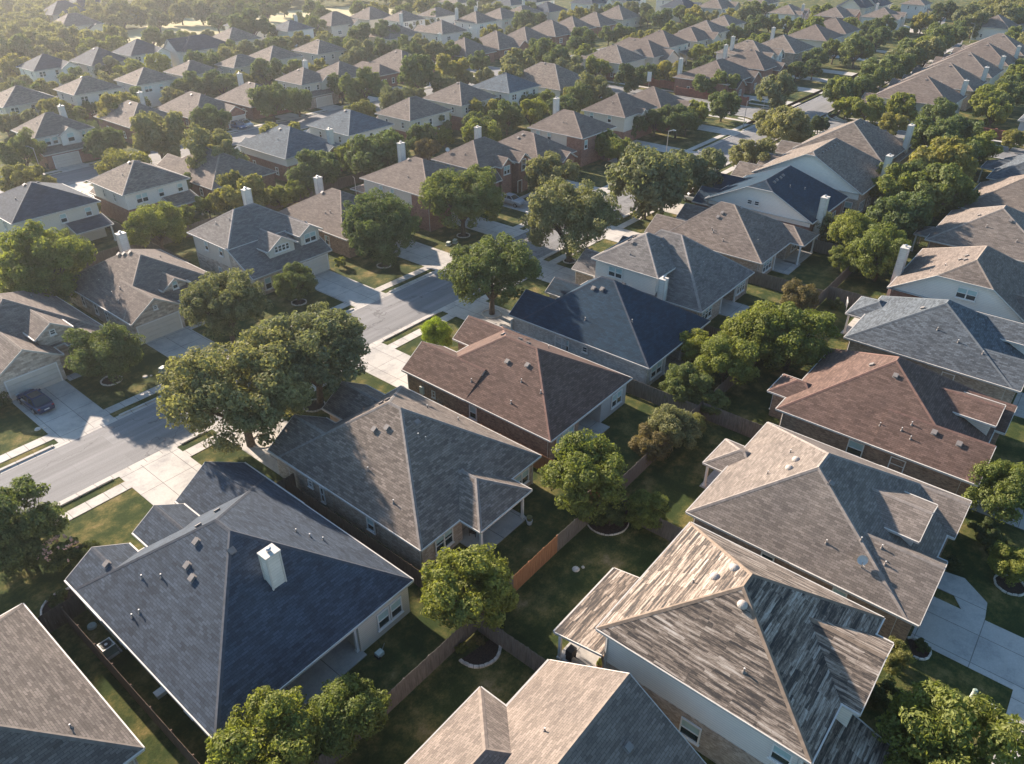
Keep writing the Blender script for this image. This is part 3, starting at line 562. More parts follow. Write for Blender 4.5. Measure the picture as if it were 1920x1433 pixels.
h = House('small roof at the right edge past the cross road', (189.5, 5, 204, 20.2), 4.0, .55, 'r_blue', 'siding_gray'); h.walls(); h.finish('grey-sided house at the right edge beyond the cross road')
# ---- row across the main street (fronts look to -Y)
h = House('left-edge house with the parked car', (13.2, 79.9, 27.1, 95.4), 2.9, .58, 'r_taupe', 'stone_tan', ridge=('y', 20.6, 86.7, 88.4, 6.75))
h.gable('d', 15.0, 77.5, 21.6, 85, 2.9, .64); h.gable('d', 20.2, 79.8, 24.0, 86, 4.35, .66, None, 2.8); h.gable('d', 22.8, 79, 26.9, 83, 2.9, .3); h.walls()
h.wins = [('d', 80.16, 22.1, 4.1, .6, .6, 1, 'open')]
h.finish('stone-fronted house with the dark parked car, at the left edge', vents=[(19.9, 88.3), (20.2, 87.4), (19.5, 86.4), (24.9, 95)], pipes=[(24, 89.5)], garage=[('d', 77.86, 18.3, 4.8)])
h = House('stone-gabled house beside the big oaks', (29.2, 79.9, 42.2, 96.0), 2.9, .62, 'r_taupe', 'stone_tan', ridge=('y', 35.6, 86.2, 88.8, 6.95))
h.gable('d', 29.2, 78.3, 35.6, 86, 2.9, .65); h.gable('d', 34.7, 80.9, 38.1, 87, 4.1, .66, None, 2.8); h.walls()
h.wins = [('d', 81.26, 36.4, 3.75, .7, 1.0, 1, 'half'), ('d', 78.66, 32.4, 3.45, .5, .5, 1, 'open'), ('l', 29.6, 91.3, .9, .8, 1.4, 1, 'open'), ('l', 29.6, 88, .9, .8, 1.4, 1, 'open'), ('l', 29.6, 85.4, .9, .7, 1.2, 1, 'open')]
h.finish('one-storey house with a stone gable over its garage and a rear white chimney', chims=[(37.2, 94.2, 7.0)], vents=[(34.6, 89.8), (34.9, 89.0), (35.3, 88.2)], pipes=[(31.2, 89), (30.8, 85.2), (31.6, 84.6), (30.4, 83), (38.6, 88)], garage=[('d', 78.66, 32.3, 4.9)], doors=[('d', 80.3, 37)])
h = House('two-storey house with two dormers', (44.8, 83.0, 57.0, 92.4), 5.4, .6, 'r_stone', 'stone_tan', 'siding_cream', 2.6, ridge=('x', 87.6, 49.4, 52.4, 8.4))
h.shed(44.8, 78.3, 57.0, 83.3, 2.75, 5.55); h.gable('d', 48.3, 79.7, 52.9, 86, 4.8, .62, 'siding_cream', 3.0); h.gable('d', 53.4, 79.9, 57.1, 86, 5.3, .6, 'siding_cream', 3.0); h.walls()
h.wins = [('d', 80.06, 50.6, 4.2, 2.3, .9, 4, 'open'), ('d', 80.26, 55.25, 3.95, 1.9, 1.3, 2, 'half'), ('l', 45.22, 88.8, 3.7, .85, 1.3, 1, 'half'), ('l', 45.22, 85.4, 3.8, .85, 1.3, 1, 'half'), ('d', 78.66, 46.9, .6, 1.0, 1.6, 1, 'half'), ('l', 45.18, 86.5, .8, .8, 1.2, 1, 'half')]
h.finish('cream two-storey house with two front dormers above a wide garage', chims=[(54.0, 91.6, 8.9)], vents=[(52.2, 89)], pipes=[(47, 88.5), (48, 86.7)], garage=[('d', 78.66, 53.9, 4.9)], doors=[('d', 78.66, 49.4)])
h = House('brown roof between the clipped trees', (60.3, 80, 73.0, 95.6), 2.9, .55, 'r_cocoa', 'brick_brown', ridge=('y', 66.4, 87, 89, 6.6))
h.gable('d', 65, 78.2, 70.8, 86, 2.9, .6); h.gable('d', 60.3, 79, 64.2, 84, 2.9, .6); h.walls(); h.wins = [('l', 60.7, 84, .8, 1, 1.4)]
h.finish('one-storey brown-roofed house half hidden by two clipped round trees', chims=[(68.6, 95.2, 6.3)], vents=[(65.3, 90), (66.2, 90.6), (67.2, 91)], pipes=[(62.7, 86.4), (63, 85.6)], garage=[('d', 78.56, 67.9, 4.8)])
h = House2('cocoa roof with a cream side wall', (74.6, 77.2, 87.0, 95.0), 5.4, 8.4, 'r_cocoa', 'brick_red', 'siding_cream')
h.__class__ = House; h.base = 'hip'; h.hip((74.6, 77.2, 87.0, 92.6), 5.4, ('y', 80.8, 84.5, 86.2, 8.5)); h.walls([(75.05, 81.4, 86.5, 92.2)]); h.W.box(75.0, 77.65, 0, 86.5, 81.4, 5.3)
h.wins = [('l', 75.03, 88.1, 3.6, .9, 1.4, 1, 'half'), ('l', 75.03, 85.6, 3.6, .9, 1.4, 1, 'half'), ('d', 77.63, 77.5, 3.6, 1, 1.4)]
h.hipwing(75.2, 90, 86.5, 96, 2.8, .3, True)
h.finish('two-storey house with a cocoa roof, cream siding and red brick front corner', chims=[(83.6, 92.3, 8.9)], vents=[(80, 86.8)], pipes=[(77, 84)], garage=[('d', 77.6, 82, 4.6)])
h = House('house with twin brick front gables', (89.0, 80.0, 101.6, 91.0), 5.4, .58, 'r_cocoa', 'brick_red', 'siding_cream', 2.4, ridge=('x', 85.4, 93.6, 96.4, 8.6))
h.gable('d', 92.8, 78.6, 96.2, 86, 5.4, .75, 'brick_red', 0); h.gable('d', 97.0, 78.3, 100.2, 86, 5.4, .75, 'brick_red', 0); h.shed(89.2, 78.6, 92.9, 80.4, 3.4, 5.3); h.walls()
h.wins = [('l', 89.42, 87.3, 4.0, .85, 1.2, 1, 'most'), ('l', 89.42, 82.7, 4.0, .85, 1.2, 1, 'most'), ('d', 78.95, 94.5, 3.9, 1.6, 1.4, 2, 'half'), ('d', 78.65, 98.6, 3.7, 1.1, 1.9, 1, 'open')]
h.finish('cream and red brick two-storey house with twin peaked front gables', chims=[(101.3, 91.3, 8.2)], vents=[(94, 87.4)], pipes=[(91, 85)], doors=[('d', 78.65, 97.6)])
h = House('low brown roof behind the twin gables', (103.4, 79, 114.8, 93), 3.4, .6, 'r_cocoa', 'brick_red'); h.gable('d', 108.6, 77.6, 113, 84, 3.0, .6); h.walls()
h.finish('low brown-roofed house squeezed behind the twin-gabled one', vents=[(107.5, 87), (108.3, 86.6)], pipes=[(110, 82)])
h = House('half-brick two-storey house with a square white chimney', (116.0, 78.6, 127.4, 91.6), 5.4, .56, 'r_cocoa', 'brick_red', 'siding_cream', 2.6, ridge=('y', 121.3, 84.6, 87, 8.5))
h.gable('d', 122.5, 76.8, 127.5, 82, 3.0, .6, 'brick_red'); h.walls(); h.W.box(116.4, 79.0, 0, 121, 82.5, 5.3)
h.wins = [('l', 116.42, 89.3, 3.7, 1, 1.4, 1, 'half'), ('l', 116.42, 86.6, 3.7, 1, 1.4, 1, 'half'), ('d', 78.98, 117.6, 3.2, 1, 1.6, 1, 'most'), ('d', 79.0, 125, 3.5, 1.8, 1.4, 2, 'half')]
h.finish('half-brick two-storey house with a square white chimney above the street trees', chims=[(124.6, 91.2, 9.3)], vents=[(121, 88), (122, 88.6)], pipes=[(118.5, 85), (118.4, 84.2)])
h = House('cream house with a broad roof by the junction', (134.4, 81, 147.0, 91.8), 5.4, .56, 'r_cocoa', 'brick_red', 'siding_cream', 2.4, ridge=('x', 86.3, 139.2, 141.5, 8.6))
h.gable('d', 139.4, 80.1, 141.6, 86, 5.4, .8, 'siding_cream', 5); h.walls(); h.wins = [('l', 134.83, 89.4, 3.8, .95, 1.4, 1, 'half'), ('l', 134.83, 85, 3.8, .95, 1.4, 1, 'half')]
h.finish('broad-roofed cream house with three pale vents, near the street junction', vents=[(138.5, 88.4), (139.4, 88.2), (141.5, 88)], pipes=[(137, 86)])
h = House('last roof before the junction', (148.4, 80, 162, 94), 3.6, .58, 'r_cocoa', 'brick_red'); h.gable('d', 149.5, 78.6, 153, 84, 3.6, .7); h.gable('d', 155, 78.4, 160, 84, 3.6, .6); h.walls()
h.finish('brown-roofed corner house with two small front gables at the junction', pipes=[(153, 90), (155, 91)])
# ---- generic far houses: (row, x0, y0, x1, y1, eave, pitch, roof, walls low, walls up, front, chimneys, extra)
ORD = 'first second third fourth fifth sixth seventh eighth ninth tenth eleventh twelfth thirteenth fourteenth'.split()
ROWN = {'L2': 'second row across the street', 'L3': 'third row across', 'L4': 'fourth row across', 'L5': 'row beside the tan field', 'P': 'far side beyond the cross street',
        'O': 'back row beyond the cross street', 'M': 'upper middle row', 'F': 'top row by the field', 'Z': 'distant top right cluster', 'X': 'wooded top left corner', 'T': 'farthest row at the top edge'}
RC = {'r_taupe': 'taupe', 'r_cocoa': 'cocoa brown', 'r_slate': 'slate', 'r_gray': 'grey', 'r_ash': 'ash grey', 'r_stone': 'stone grey', 'r_blue': 'blue-grey', 'r_tan': 'tan', 'r_navy': 'navy', 'r_teal': 'slate blue'}
FAR = [
 ('L2', 31.3, 113.4, 43.4, 126, 5.4, .5, 'r_slate', 'siding_cream', 'siding_cream', 'w2', [], 'left-edge'),
 ('L2', 46.6, 113.2, 57.5, 124.4, 5.4, .55, 'r_gray', 'brick_red', 'siding_white', 'w2', [], ''),
 ('L2', 60.4, 112.6, 73.0, 129.5, 2.9, .58, 'r_taupe', 'brick_red', None, 'w1', [], ''),
 ('L2', 75.3, 113.0, 87.6, 128, 4.4, .55, 'r_teal', 'brick_red', 'siding_white', 'g', [(86, 113.2, 7.2)], ''),
 ('L2', 89.9, 113.4, 101.4, 126.2, 5.4, .5, 'r_teal', 'brick_tan', 'siding_white', '', [], ''),
 ('L2', 104.9, 112.6, 117.1, 123.0, 5.4, .58, 'r_taupe', 'brick_red', 'siding_cream', '', [], ''),
 ('L2', 121.0, 113.5, 133.2, 125.6, 5.4, .55, 'r_taupe', 'brick_red', 'siding_cream', '', [], ''),
 ('L2', 137.2, 113.7, 149.0, 125.7, 5.4, .5, 'r_teal', 'siding_white', 'siding_white', '', [], ''),
 ('L2', 156.0, 113.0, 170.5, 132, 3.2, .6, 'r_gray', 'siding_white', None, '', [], ''),
 ('L3', 51.7, 156.3, 62.8, 166.5, 5.4, .6, 'r_taupe', 'brick_red', 'siding_white', 'L30', [(61.4, 165.6, 8.2)], ''),
 ('L3', 70.2, 158, 81.5, 173.5, 3.6, .55, 'r_taupe', 'brick_red', None, 'w1', [(81.8, 172, 6.9)], ''),
 ('L3', 83.6, 156.6, 95.6, 173, 2.9, .6, 'r_taupe', 'brick_red', None, 'gar', [], ''),
 ('L3', 98.0, 157.2, 110, 172.0, 2.9, .6, 'r_taupe', 'brick_red', None, 'w1', [(105.2, 171.3, 7.4)], ''),
 ('L3', 112.7, 157.6, 122.6, 168.2, 5.4, .55, 'r_taupe', 'brick_tan', 'siding_cream', 'gar2', [(122.4, 167.6, 8.6)], ''),
 ('L3', 125, 159.5, 137, 171, 4.4, .55, 'r_taupe', 'brick_red', None, 'w1', [], ''),
 ('L3', 139.2, 160, 146.3, 174, 3.4, .6, 'r_cocoa', 'brick_red', None, '', [], ''),
 ('L3', 148.0, 160.6, 162, 177, 2.9, .6, 'r_taupe', 'brick_red', None, 'w1', [], ''),
 ('L4', 58.5, 188.5, 70.4, 200, 5.2, .5, 'r_gray', 'siding_cream', None, '', [], ''),
 ('L4', 73.2, 188, 84.8, 198.6, 5.4, .5, 'r_gray', 'brick_red', 'siding_white', '', [], ''),
 ('L4', 87.4, 187.3, 98.6, 198.5, 5.4, .5, 'r_gray', 'siding_white', 'siding_white', 'w2', [], ''),
 ('L4', 101.2, 189.6, 112, 200, 5.2, .5, 'r_taupe', 'siding_cream', None, '', [], ''),
 ('L4', 114.8, 189.0, 125.5, 198, 5.4, .5, 'r_gray', 'siding_cream', None, '', [], ''),
 ('L4', 129.0, 193.5, 140.5, 205, 4.8, .5, 'r_gray', 'siding_cream', None, '', [], ''),
 ('L4', 142.0, 188.8, 153.2, 201, 5.4, .5, 'r_gray', 'siding_cream', None, '', [], ''),
 ('L5', 80.0, 226.2, 91.5, 237, 5.2, .55, 'r_slate', 'siding_white', None, 'g', [], ''),
 ('L5', 93.0, 222, 104.5, 235, 5.2, .6, 'r_slate', 'siding_cream', None, '', [], ''),
 ('L5', 107.2, 228.6, 119.0, 240, 5.2, .6, 'r_slate', 'siding_white', None, 'g', [], ''),
 ('L5', 121.0, 224, 138, 236, 5.0, .55, 'r_slate', 'siding_white', None, 'gl', [], ''),
 ('L5', 139.5, 230, 152, 242, 5.0, .55, 'r_gray', 'siding_cream', None, '', [], ''),
 ('L5', 165.5, 235, 177, 246, 5.0, .5, 'r_blue', 'siding_white', None, '', [(179, 244, 8.4)], ''),
 ('M', 184.5, 205, 200, 217, 3.2, .55, 'r_gray', 'siding_cream', None, '', [(202, 214.5, 9)], ''),
 ('M', 203.8, 199.2, 217, 212.6, 3.2, .55, 'r_gray', 'siding_white', None, '', [], ''),
 ('M', 203.5, 218, 0, 0, 0, 0, '', '', '', 'skip', [], ''),
 ('M', 219.0, 196.5, 231, 208, 5.4, .55, 'r_gray', 'siding_white', None, 'w2', [(219, 208, 9.4), (232.5, 207, 9.2)], ''),
 ('M', 233.5, 197, 246.5, 209, 5.4, .5, 'r_gray', 'siding_white', None, 'w2', [], ''),
 ('M', 248, 198.5, 262, 210, 5.0, .5, 'r_gray', 'siding_cream', None, '', [(262, 209, 9.4)], ''),
 ('M', 264, 198, 277, 210, 5.0, .5, 'r_slate', 'siding_cream', None, '', [], ''),
 ('L3', 176.5, 163, 190.5, 177, 3.0, .6, 'r_taupe', 'brick_red', None, '', [(179, 176.6, 8)], 'P'),
 ('P', 193.0, 164, 207, 178.6, 3.0, .6, 'r_taupe', 'brick_red', None, 'g', [(193.2, 177, 8)], ''),
 ('P', 209.6, 166, 223, 178.5, 3.0, .6, 'r_taupe', 'brick_red', None, '', [], ''),
 ('P', 225.0, 165.8, 238.4, 180.8, 3.2, .6, 'r_taupe', 'brick_red', None, 'g', [], ''),
 ('P', 240.0, 168, 253, 181, 3.2, .6, 'r_taupe', 'brick_red', None, '', [], ''),
 ('P', 255.0, 167.5, 268, 181.5, 3.2, .6, 'r_taupe', 'brick_red', None, '', [], ''),
 ('P', 274.0, 169.6, 288, 183.5, 3.6, .6, 'r_gray', 'siding_cream', None, 'w1', [], ''),
 ('O', 188.5, 115.8, 201.5, 130, 4.6, .55, 'r_gray', 'siding_cream', None, 'w1', [], ''),
 ('O', 203.0, 114.5, 215.0, 133, 4.6, .6, 'r_cocoa', 'siding_cream', None, 'sh', [], ''),
 ('O', 216.6, 117.2, 229.5, 131.0, 5.4, .55, 'r_cocoa', 'siding_white', 'siding_white', 'w2', [], ''),
 ('O', 232.0, 116.0, 246, 128.0, 5.4, .5, 'r_cocoa', 'siding_cream', 'siding_cream', 'g', [], ''),
 ('O', 249.2, 119.2, 262.5, 132, 5.4, .5, 'r_gray', 'siding_cream', 'siding_cream', '', [], ''),
 ('O', 269.8, 123.2, 283, 134, 5.4, .5, 'r_gray', 'siding_cream', 'siding_cream', '', [], ''),
 ('P', 184.5, 82.5, 203.5, 98, 4.0, .5, 'r_cocoa', 'brick_red', None, 'gg', [(186.5, 97.3, 8.2)], 'C1'),
 ('P', 207.0, 83, 219.5, 97.5, 4.2, .6, 'r_cocoa', 'brick_red', None, 'g', [(211, 97.5, 8.6)], 'C2'),
 ('P', 217.5, 88.2, 230.5, 103, 5.4, .5, 'r_gray', 'siding_white', 'siding_white', 'gg', [(219.5, 98.8, 9.6)], 'C3'),
 ('P', 231.5, 84.5, 247, 99, 5.2, .5, 'r_gray', 'brick_tan', None, '', [(247.5, 98, 9.4)], 'C4'),
 ('P', 262.6, 86.5, 278.5, 101, 4.8, .5, 'r_cocoa', 'siding_cream', None, 'w1', [(276.5, 96.5, 9.2)], 'C5'),
 ('P', 282.0, 87.0, 297, 102, 4.8, .55, 'r_cocoa', 'siding_cream', None, '', [], 'C6'),
 ('F', 160.5, 255, 172, 266, 5.0, .5, 'r_blue', 'siding_white', None, '', [], ''),
 ('F', 188.0, 240, 203, 253, 4.0, .6, 'r_taupe', 'siding_cream', None, 'g', [], ''),
 ('F', 208.5, 242.5, 222, 255, 4.0, .6, 'r_taupe', 'siding_cream', None, '', [], ''),
 ('F', 206.0, 221.5, 218.5, 233, 5.2, .5, 'r_gray', 'siding_white', None, '', [], ''),
 ('F', 224.5, 222.5, 237, 233, 5.0, .5, 'r_gray', 'siding_white', None, '', [], ''),
 ('T', 269, 222, 283, 234, 5.4, .6, 'r_blue', 'siding_white', None, 'w2', [], ''),
 ('T', 286, 221.5, 300, 233, 5.4, .6, 'r_slate', 'siding_white', None, 'w2', [], ''),
 ('T', 294.5, 198, 308.5, 210, 5.4, .7, 'r_slate', 'siding_white', None, 'g', [], ''),
 ('T', 312, 192, 327, 204, 5.4, .6, 'r_slate', 'siding_white', None, 'g', [], ''),
 ('T', 331, 177.5, 344, 189, 5.4, .5, 'r_gray', 'siding_white', None, 'w2', [], ''),
 ('T', 307.5, 161, 321, 173, 5.2, .6, 'r_slate', 'siding_cream', None, 'g', [], ''),
 ('T', 315.0, 148.5, 330, 160, 5.4, .6, 'r_gray', 'siding_cream', None, 'g', [(331, 152, 9.5)], ''),
 ('T', 344, 142, 359, 153, 5.2, .55, 'r_gray', 'siding_cream', None, '', [], ''),
 ('T', 262, 246, 276, 258, 5.2, .5, 'r_gray', 'siding_white', None, '', [], ''),
 ('Z', 317.5, 118.8, 331, 130, 5.2, .5, 'r_gray', 'siding_white', None, 'gg', [(326.5, 118.5, 8)], ''),
 ('Z', 318.5, 100.5, 334, 112, 5.4, .5, 'r_taupe', 'brick_red', None, 'g', [], ''),
 ('Z', 325.0, 84.5, 339, 96.5, 5.6, .5, 'r_taupe', 'siding_white', 'siding_white', 'gg', [(338, 95, 9)], ''),
 ('Z', 357, 104.5, 371, 117, 5.2, .7, 'r_slate', 'siding_cream', None, 'gl', [], ''),
 ('Z', 368.5, 101.5, 383, 113, 5.2, .7, 'r_slate', 'siding_cream', None, 'gl', [], ''),
 ('Z', 381, 88, 393, 98, 5.4, .5, 'r_gray', 'siding_white', None, 'w2', [], ''),
 ('Z', 333.5, 47.5, 348.5, 59.5, 4.4, .6, 'r_taupe', 'siding_white', None, 'gg', [], ''),
 ('Z', 351, 40, 364, 51, 4.2, .5, 'r_taupe', 'siding_cream', None, '', [], ''),
 ('X', 132, 337, 147, 349, 5.5, .7, 'r_slate', 'siding_cream', None, '', [], ''),
 ('X', 121, 304, 136, 316, 5.0, .6, 'r_taupe', 'siding_cream', None, 'g', [], ''),
 ('X', 146, 350, 162, 363, 5.5, .7, 'r_slate', 'siding_cream', None, 'g', [], ''),
 ('X', 158, 371, 175, 385, 5.5, .7, 'r_slate', 'siding_white', None, '', [], ''),
]
CL = {'C1': 'corner house at the junction with a brick front wing', 'C2': 'house second past the junction, beside two chimneys', 'C3': 'house with white front dormers past the junction',
      'C4': 'broad grey house past the dormered one', 'C5': 'house among street trees, fifth past the junction', 'C6': 'last house along the main street past the junction'}
seen = {}
for row, x0, y0, x1, y1, ez, p, rf, lo, up, ft, ch, ex in FAR:
    if ft == 'skip': continue
    k = 'P' if ex == 'P' else row
    if ex in CL: short = CL[ex]; label = RC[rf] + '-roofed ' + short
    else:
        seen[k] = seen.get(k, 0) + 1; short = ORD[seen[k] - 1] + ' house of the ' + ROWN[k]
        label = RC[rf] + '-roofed ' + ('two-storey ' if ez > 5 else '') + short
    if k not in ('P',) and len((label + ' counted from the left').split()) <= 16: label += ', counted from the left'
    w = x1 - x0; d = y1 - y0
    h = House(short, (x0, y0, x1, y1), ez, p, rf, lo, up)
    rr = random.Random(int(x0 * 7 + y0))
    i = .43; two = ez > 5
    z2 = 3.5 if two else .9
    if ft in ('w1', 'g', 'gg', 'gar', 'gar2', 'gl', ''):
        n = 2 if ez < 4.5 else 3
        for q in range(n):
            h.wins.append(('d', y0 + i, x0 + w * (q + .6) / (n + .2), z2, 1.7 if q == 0 else .95, 1.35, 2 if q == 0 else 1, 'far'))
        for q in range(2): h.wins.append(('l', x0 + i, y0 + d * (q + .55) / 2.2, z2, .85, 1.3, 1, 'far'))
        if two: h.wins.append(('d', y0 + i - .03, x0 + w * .3, .8, 1.7, 1.4, 2, 'far')); h.wins.append(('d', y0 + i - .03, x0 + w * .75, .5, 1.6, 1.9, 1, 'far'))
    if ft == 'w2':
        h.wins += [('d', y0 + i, x0 + 2.9, 3.5, 1.9, 1.4, 2, 'half'), ('d', y0 + i, x0 + w * .55, 3.6, .95, 1.3, 1, 'half'), ('d', y0 + i, x0 + w * .84, 3.6, .95, 1.3, 1, 'half'), ('l', x0 + i, y0 + d * .35, 3.5, .6, 1.3, 1, 'open'), ('l', x0 + i, y0 + d * .65, 3.5, .6, 1.3, 1, 'open')]
        h.shed(x0 + w * .55, y0 - 2.6, x1 - .2, y0 + .6, 2.6, 3.5, False); h.T2 = [(x0 + w * .55 + .2, y0 - 2.3, 2.5), (x1 - .5, y0 - 2.3, 2.5)]
    if ft == 'L30':
        h.shed(x0, y0 - 2.2, x1 - .3, y0 + .6, 2.75, 3.6); h.gable('d', 55.8, 155.6, 60.0, 161, 5.2, .62, 'siding_white', 3)
        h.wins += [('d', 156.68, 54, 3.75, 1.0, 1.35, 1, 'half'), ('d', 156.68, 55.3, 3.75, 1, 1.35, 1, 'half'), ('d', 155.9, 57.9, 3.8, 1.3, 1.6, 1, 'half'), ('d', 156.68, 60.6, 3.9, .8, 1.2, 1, 'half'), ('d', 156.68, 61.7, 3.9, .8, 1.2, 1, 'half')]
    if ft in ('g', 'gar'): h.gable('d', x0 + w * .55, y0 - 1.6, x0 + w * .98, y0 + 5, min(ez, 3.4) if not two else ez - .1, .6, lo if not two else (up or lo), 0)
    if ft in ('gg',):
        a = ez - .2 if two else 3.0
        h.gable('d', x0 + w * .1, y0 - 1.6, x0 + w * .4, y0 + 5, a, .65, None if not two else (up or lo)); h.gable('d', x0 + w * .6, y0 - 1.2, x0 + w * .95, y0 + 5, a, .65, None if not two else (up or lo))
        for q in (.25, .775): h.wins.append(('d', y0 - 1.6 + .37 if q < .5 else y0 - 1.2 + .37, x0 + w * q, z2, 1.3, 1.4, 2, 'far'))
    if ft == 'gar2': h.shed(x0, y0 - 1.8, x1, y0 + .5, 2.8, 3.6); h.gable('d', x0 + w * .55, y0 - .6, x0 + w * .93, y0 + 5, 5.3, .7, 'siding_cream', 3.5)
    if ft == 'gl': h.gable('l', x0 - 1.2, y0 + d * .15, x0 + w * .5, y0 + d * .85, ez, .75, lo)
    if ft == 'sh': h.gable('d', x0 + w * .3, y0 - 2, x1, y0 + 6, 3.6, .55, 'siding_cream'); h.gable('l', x0 - .4, y0 + 3, x0 + 4, y0 + 9, ez, .5, 'siding_white')
    if row in ('L2', 'L4', 'O', 'M'): h.gable('u', x0 + w * .05, y1 - 5, x0 + w * .5, y1 + 2, min(ez, 3.0), .6)
    h.walls()
    cx = (x0 + x1) / 2
    gar = []
    if ft in ('gar',): gar = [('d', y0 - 1.6 + .36, x0 + w * .765, 4.2)]
    if ft == 'gar2': gar = [('d', y0 - 1.42, x0 + w * .5, 4.6)]
    if ft == 'L30': gar = [('d', y0 - 1.82, 55.5, 4.6)]
    ch = [(min(max(c[0], x0 + .9), x1 - .9), min(max(c[1], y0 + .8), y1 - .8)) + tuple(c[2:]) for c in ch]
    h.finish(label, chims=ch, vents=[(cx - 1 + rr.random(), (y0 + y1) / 2 + rr.random()), (cx + 1.1, (y0 + y1) / 2 + .8)] if x0 < 300 else [], pipes=[(cx - w * .25, y0 + d * .4)] if x0 < 200 else [],
             garage=gar, posts=getattr(h, 'T2', []))
# ================================================================== GROUND, ROADS
def sheet(name, pts, z, mat, t=None):
    m = MB()
    if t: 
        m.poly([(x, y, z) for x, y in pts])
        for i in range(len(pts)):
            a, b = pts[i], pts[(i + 1) % len(pts)]; m.poly([(a[0], a[1], -.05), (b[0], b[1], -.05), (b[0], b[1], z), (a[0], a[1], z)])
    else: m.poly([(x, y, z) for x, y in pts])
    return struct(m.build(name, [mat]))
def rect(x0, y0, x1, y1): return [(x0, y0), (x1, y0), (x1, y1), (x0, y1)]
sheet('ground', [(-260, -260), (900, -260), (900, 900), (-260, 900)], 0, 'grass')
X1, X2 = 172.8, 182.4
def roadstrip(name, pts, w, z=.012):
    m = MB(); L_, R_ = [], []
    for i, p in enumerate(pts):
        a = Vector(pts[max(0, i - 1)]); b = Vector(pts[min(len(pts) - 1, i + 1)]); d = (b - a).normalized(); n = Vector((-d.y, d.x)); q = Vector(p)
        L_.append(q + n * w / 2); R_.append(q - n * w / 2)
    for i in range(len(pts) - 1): m.poly([(R_[i].x, R_[i].y, z), (R_[i + 1].x, R_[i + 1].y, z), (L_[i + 1].x, L_[i + 1].y, z), (L_[i].x, L_[i].y, z)])
    return struct(m.build(name, ['asphalt']))
roadstrip('main_street', [(-80, 62.65), (318, 62.65), (334, 65.5), (350, 73), (366, 79.5), (390, 85), (440, 88)], 8.5)
roadstrip('cross_street', [((X1 + X2) / 2, -120), ((X1 + X2) / 2, 58.4)], X2 - X1, .016)
roadstrip('cross_street_north', [((X1 + X2) / 2, 66.9), ((X1 + X2) / 2, 240)], X2 - X1, .016)
roadstrip('back_street', [(-80, 146.8), (X1, 146.8)], 8.5, .012)
roadstrip('front_street', [(-80, -12.8), (X1, -12.8)], 8.5, .012)
roadstrip('far_street', [(X2, 147), (330, 149)], 8.5, .012)
for nm, cx, cy, sx, sy in (('road_corner', X1, 58.4, -1, -1), ('road_corner', X1, 66.9, -1, 1), ('road_corner', X2, 58.4, 1, -1), ('road_corner', X2, 66.9, 1, 1)):
    r = 6; pts = [(cx, cy)] + [(cx + sx * (r - r * math.cos(t)), cy + sy * (r - r * math.sin(t))) for t in [math.pi / 2 * k / 8 for k in range(9)]]
    pts = [(cx, cy)] + [(cx + sx * r * (1 - math.sin(t)), cy + sy * r * (1 - math.cos(t))) for t in [math.pi / 2 * k / 8 for k in range(9)]]
    area = sum(pts[i][0] * pts[(i + 1) % len(pts)][1] - pts[(i + 1) % len(pts)][0] * pts[i][1] for i in range(len(pts)))
    sheet(nm, pts if area > 0 else pts[::-1], .013, 'asphalt')
# driveways: (x0, x1, y0, y1)
DR = [(16.9, 22.3, 47.4, 58.2), (25.9, 31.2, 47.4, 58.2), (42.0, 47.3, 48.0, 58.2), (57.3, 62.6, 47.4, 58.2), (72.0, 77.4, 48.8, 58.2), (89.4, 94.6, 48.6, 58.2), (105.2, 110.2, 49.4, 58.2), (120.8, 126, 50.4, 58.2), (138.6, 143.6, 50.4, 58.2),
      (191, 196, 52, 58.2), (212, 217, 52, 58.2), (232, 237, 52, 58.2), (253, 258, 52, 58.2), (274.4, 279.4, 52, 58.2)]
DL = [(15.7, 20.9, 67.05, 78.0), (30.2, 35.3, 67.05, 78.8), (51.2, 56.2, 67.05, 78.8), (65.3, 70.8, 67.05, 78.7), (79.6, 84.4, 67.05, 77.7), (90.6, 95.0, 67.05, 79.0), (103.8, 108.5, 67.05, 78.4), (122.8, 127.4, 67.05, 77.4), (135, 139.5, 67.05, 81), (155.4, 160, 67.05, 79),
      (190, 195, 67.05, 83), (208.5, 213.5, 67.05, 83), (224, 229, 67.05, 86), (238, 243, 67.05, 85), (265, 270, 67.05, 86.6), (284, 289, 67.05, 87)]
DB = [(32.5, 37.5, 127.5, 142.5), (47.5, 52.5, 125.5, 142.5), (61, 66, 131, 142.5), (76, 81, 129, 142.5), (91, 96, 128, 142.5), (106, 111, 125, 142.5), (122, 127, 127, 142.5), (138, 143, 127, 142.5)]
DU = [(53, 58, 151.1, 154.6), (72.5, 77.5, 151.1, 158), (90.3, 95.0, 151.1, 155.6), (103, 108, 151.1, 157), (115, 120, 151.1, 156.3), (127, 132, 151.1, 160), (140, 145, 151.1, 160), (151, 156, 151.1, 161)]
DF = [(42.7, 47.6, -8.5, .2), (59.4, 64.4, -8.5, .4), (76.8, 81.8, -8.5, .4), (93, 98, -8.5, 1), (112, 117, -8.5, 1), (129, 134, -8.5, 1)]
for lst in (DR, DL, DB, DU, DF):
    for x0, x1, y0, y1 in lst: sheet('driveway', rect(x0, y0, x1, y1), .035, 'concrete', 1)
def walk(name, x0, x1, y0, y1, cuts):
    """pavement or curb along X, cut where driveways cross"""
    xs = x0
    for a, b in sorted((c[0], c[1]) for c in cuts) + [(x1, x1)]:
        a, b = max(a, x0), min(b, x1)
        if a > xs + .3: yield xs, a
        xs = max(xs, b)
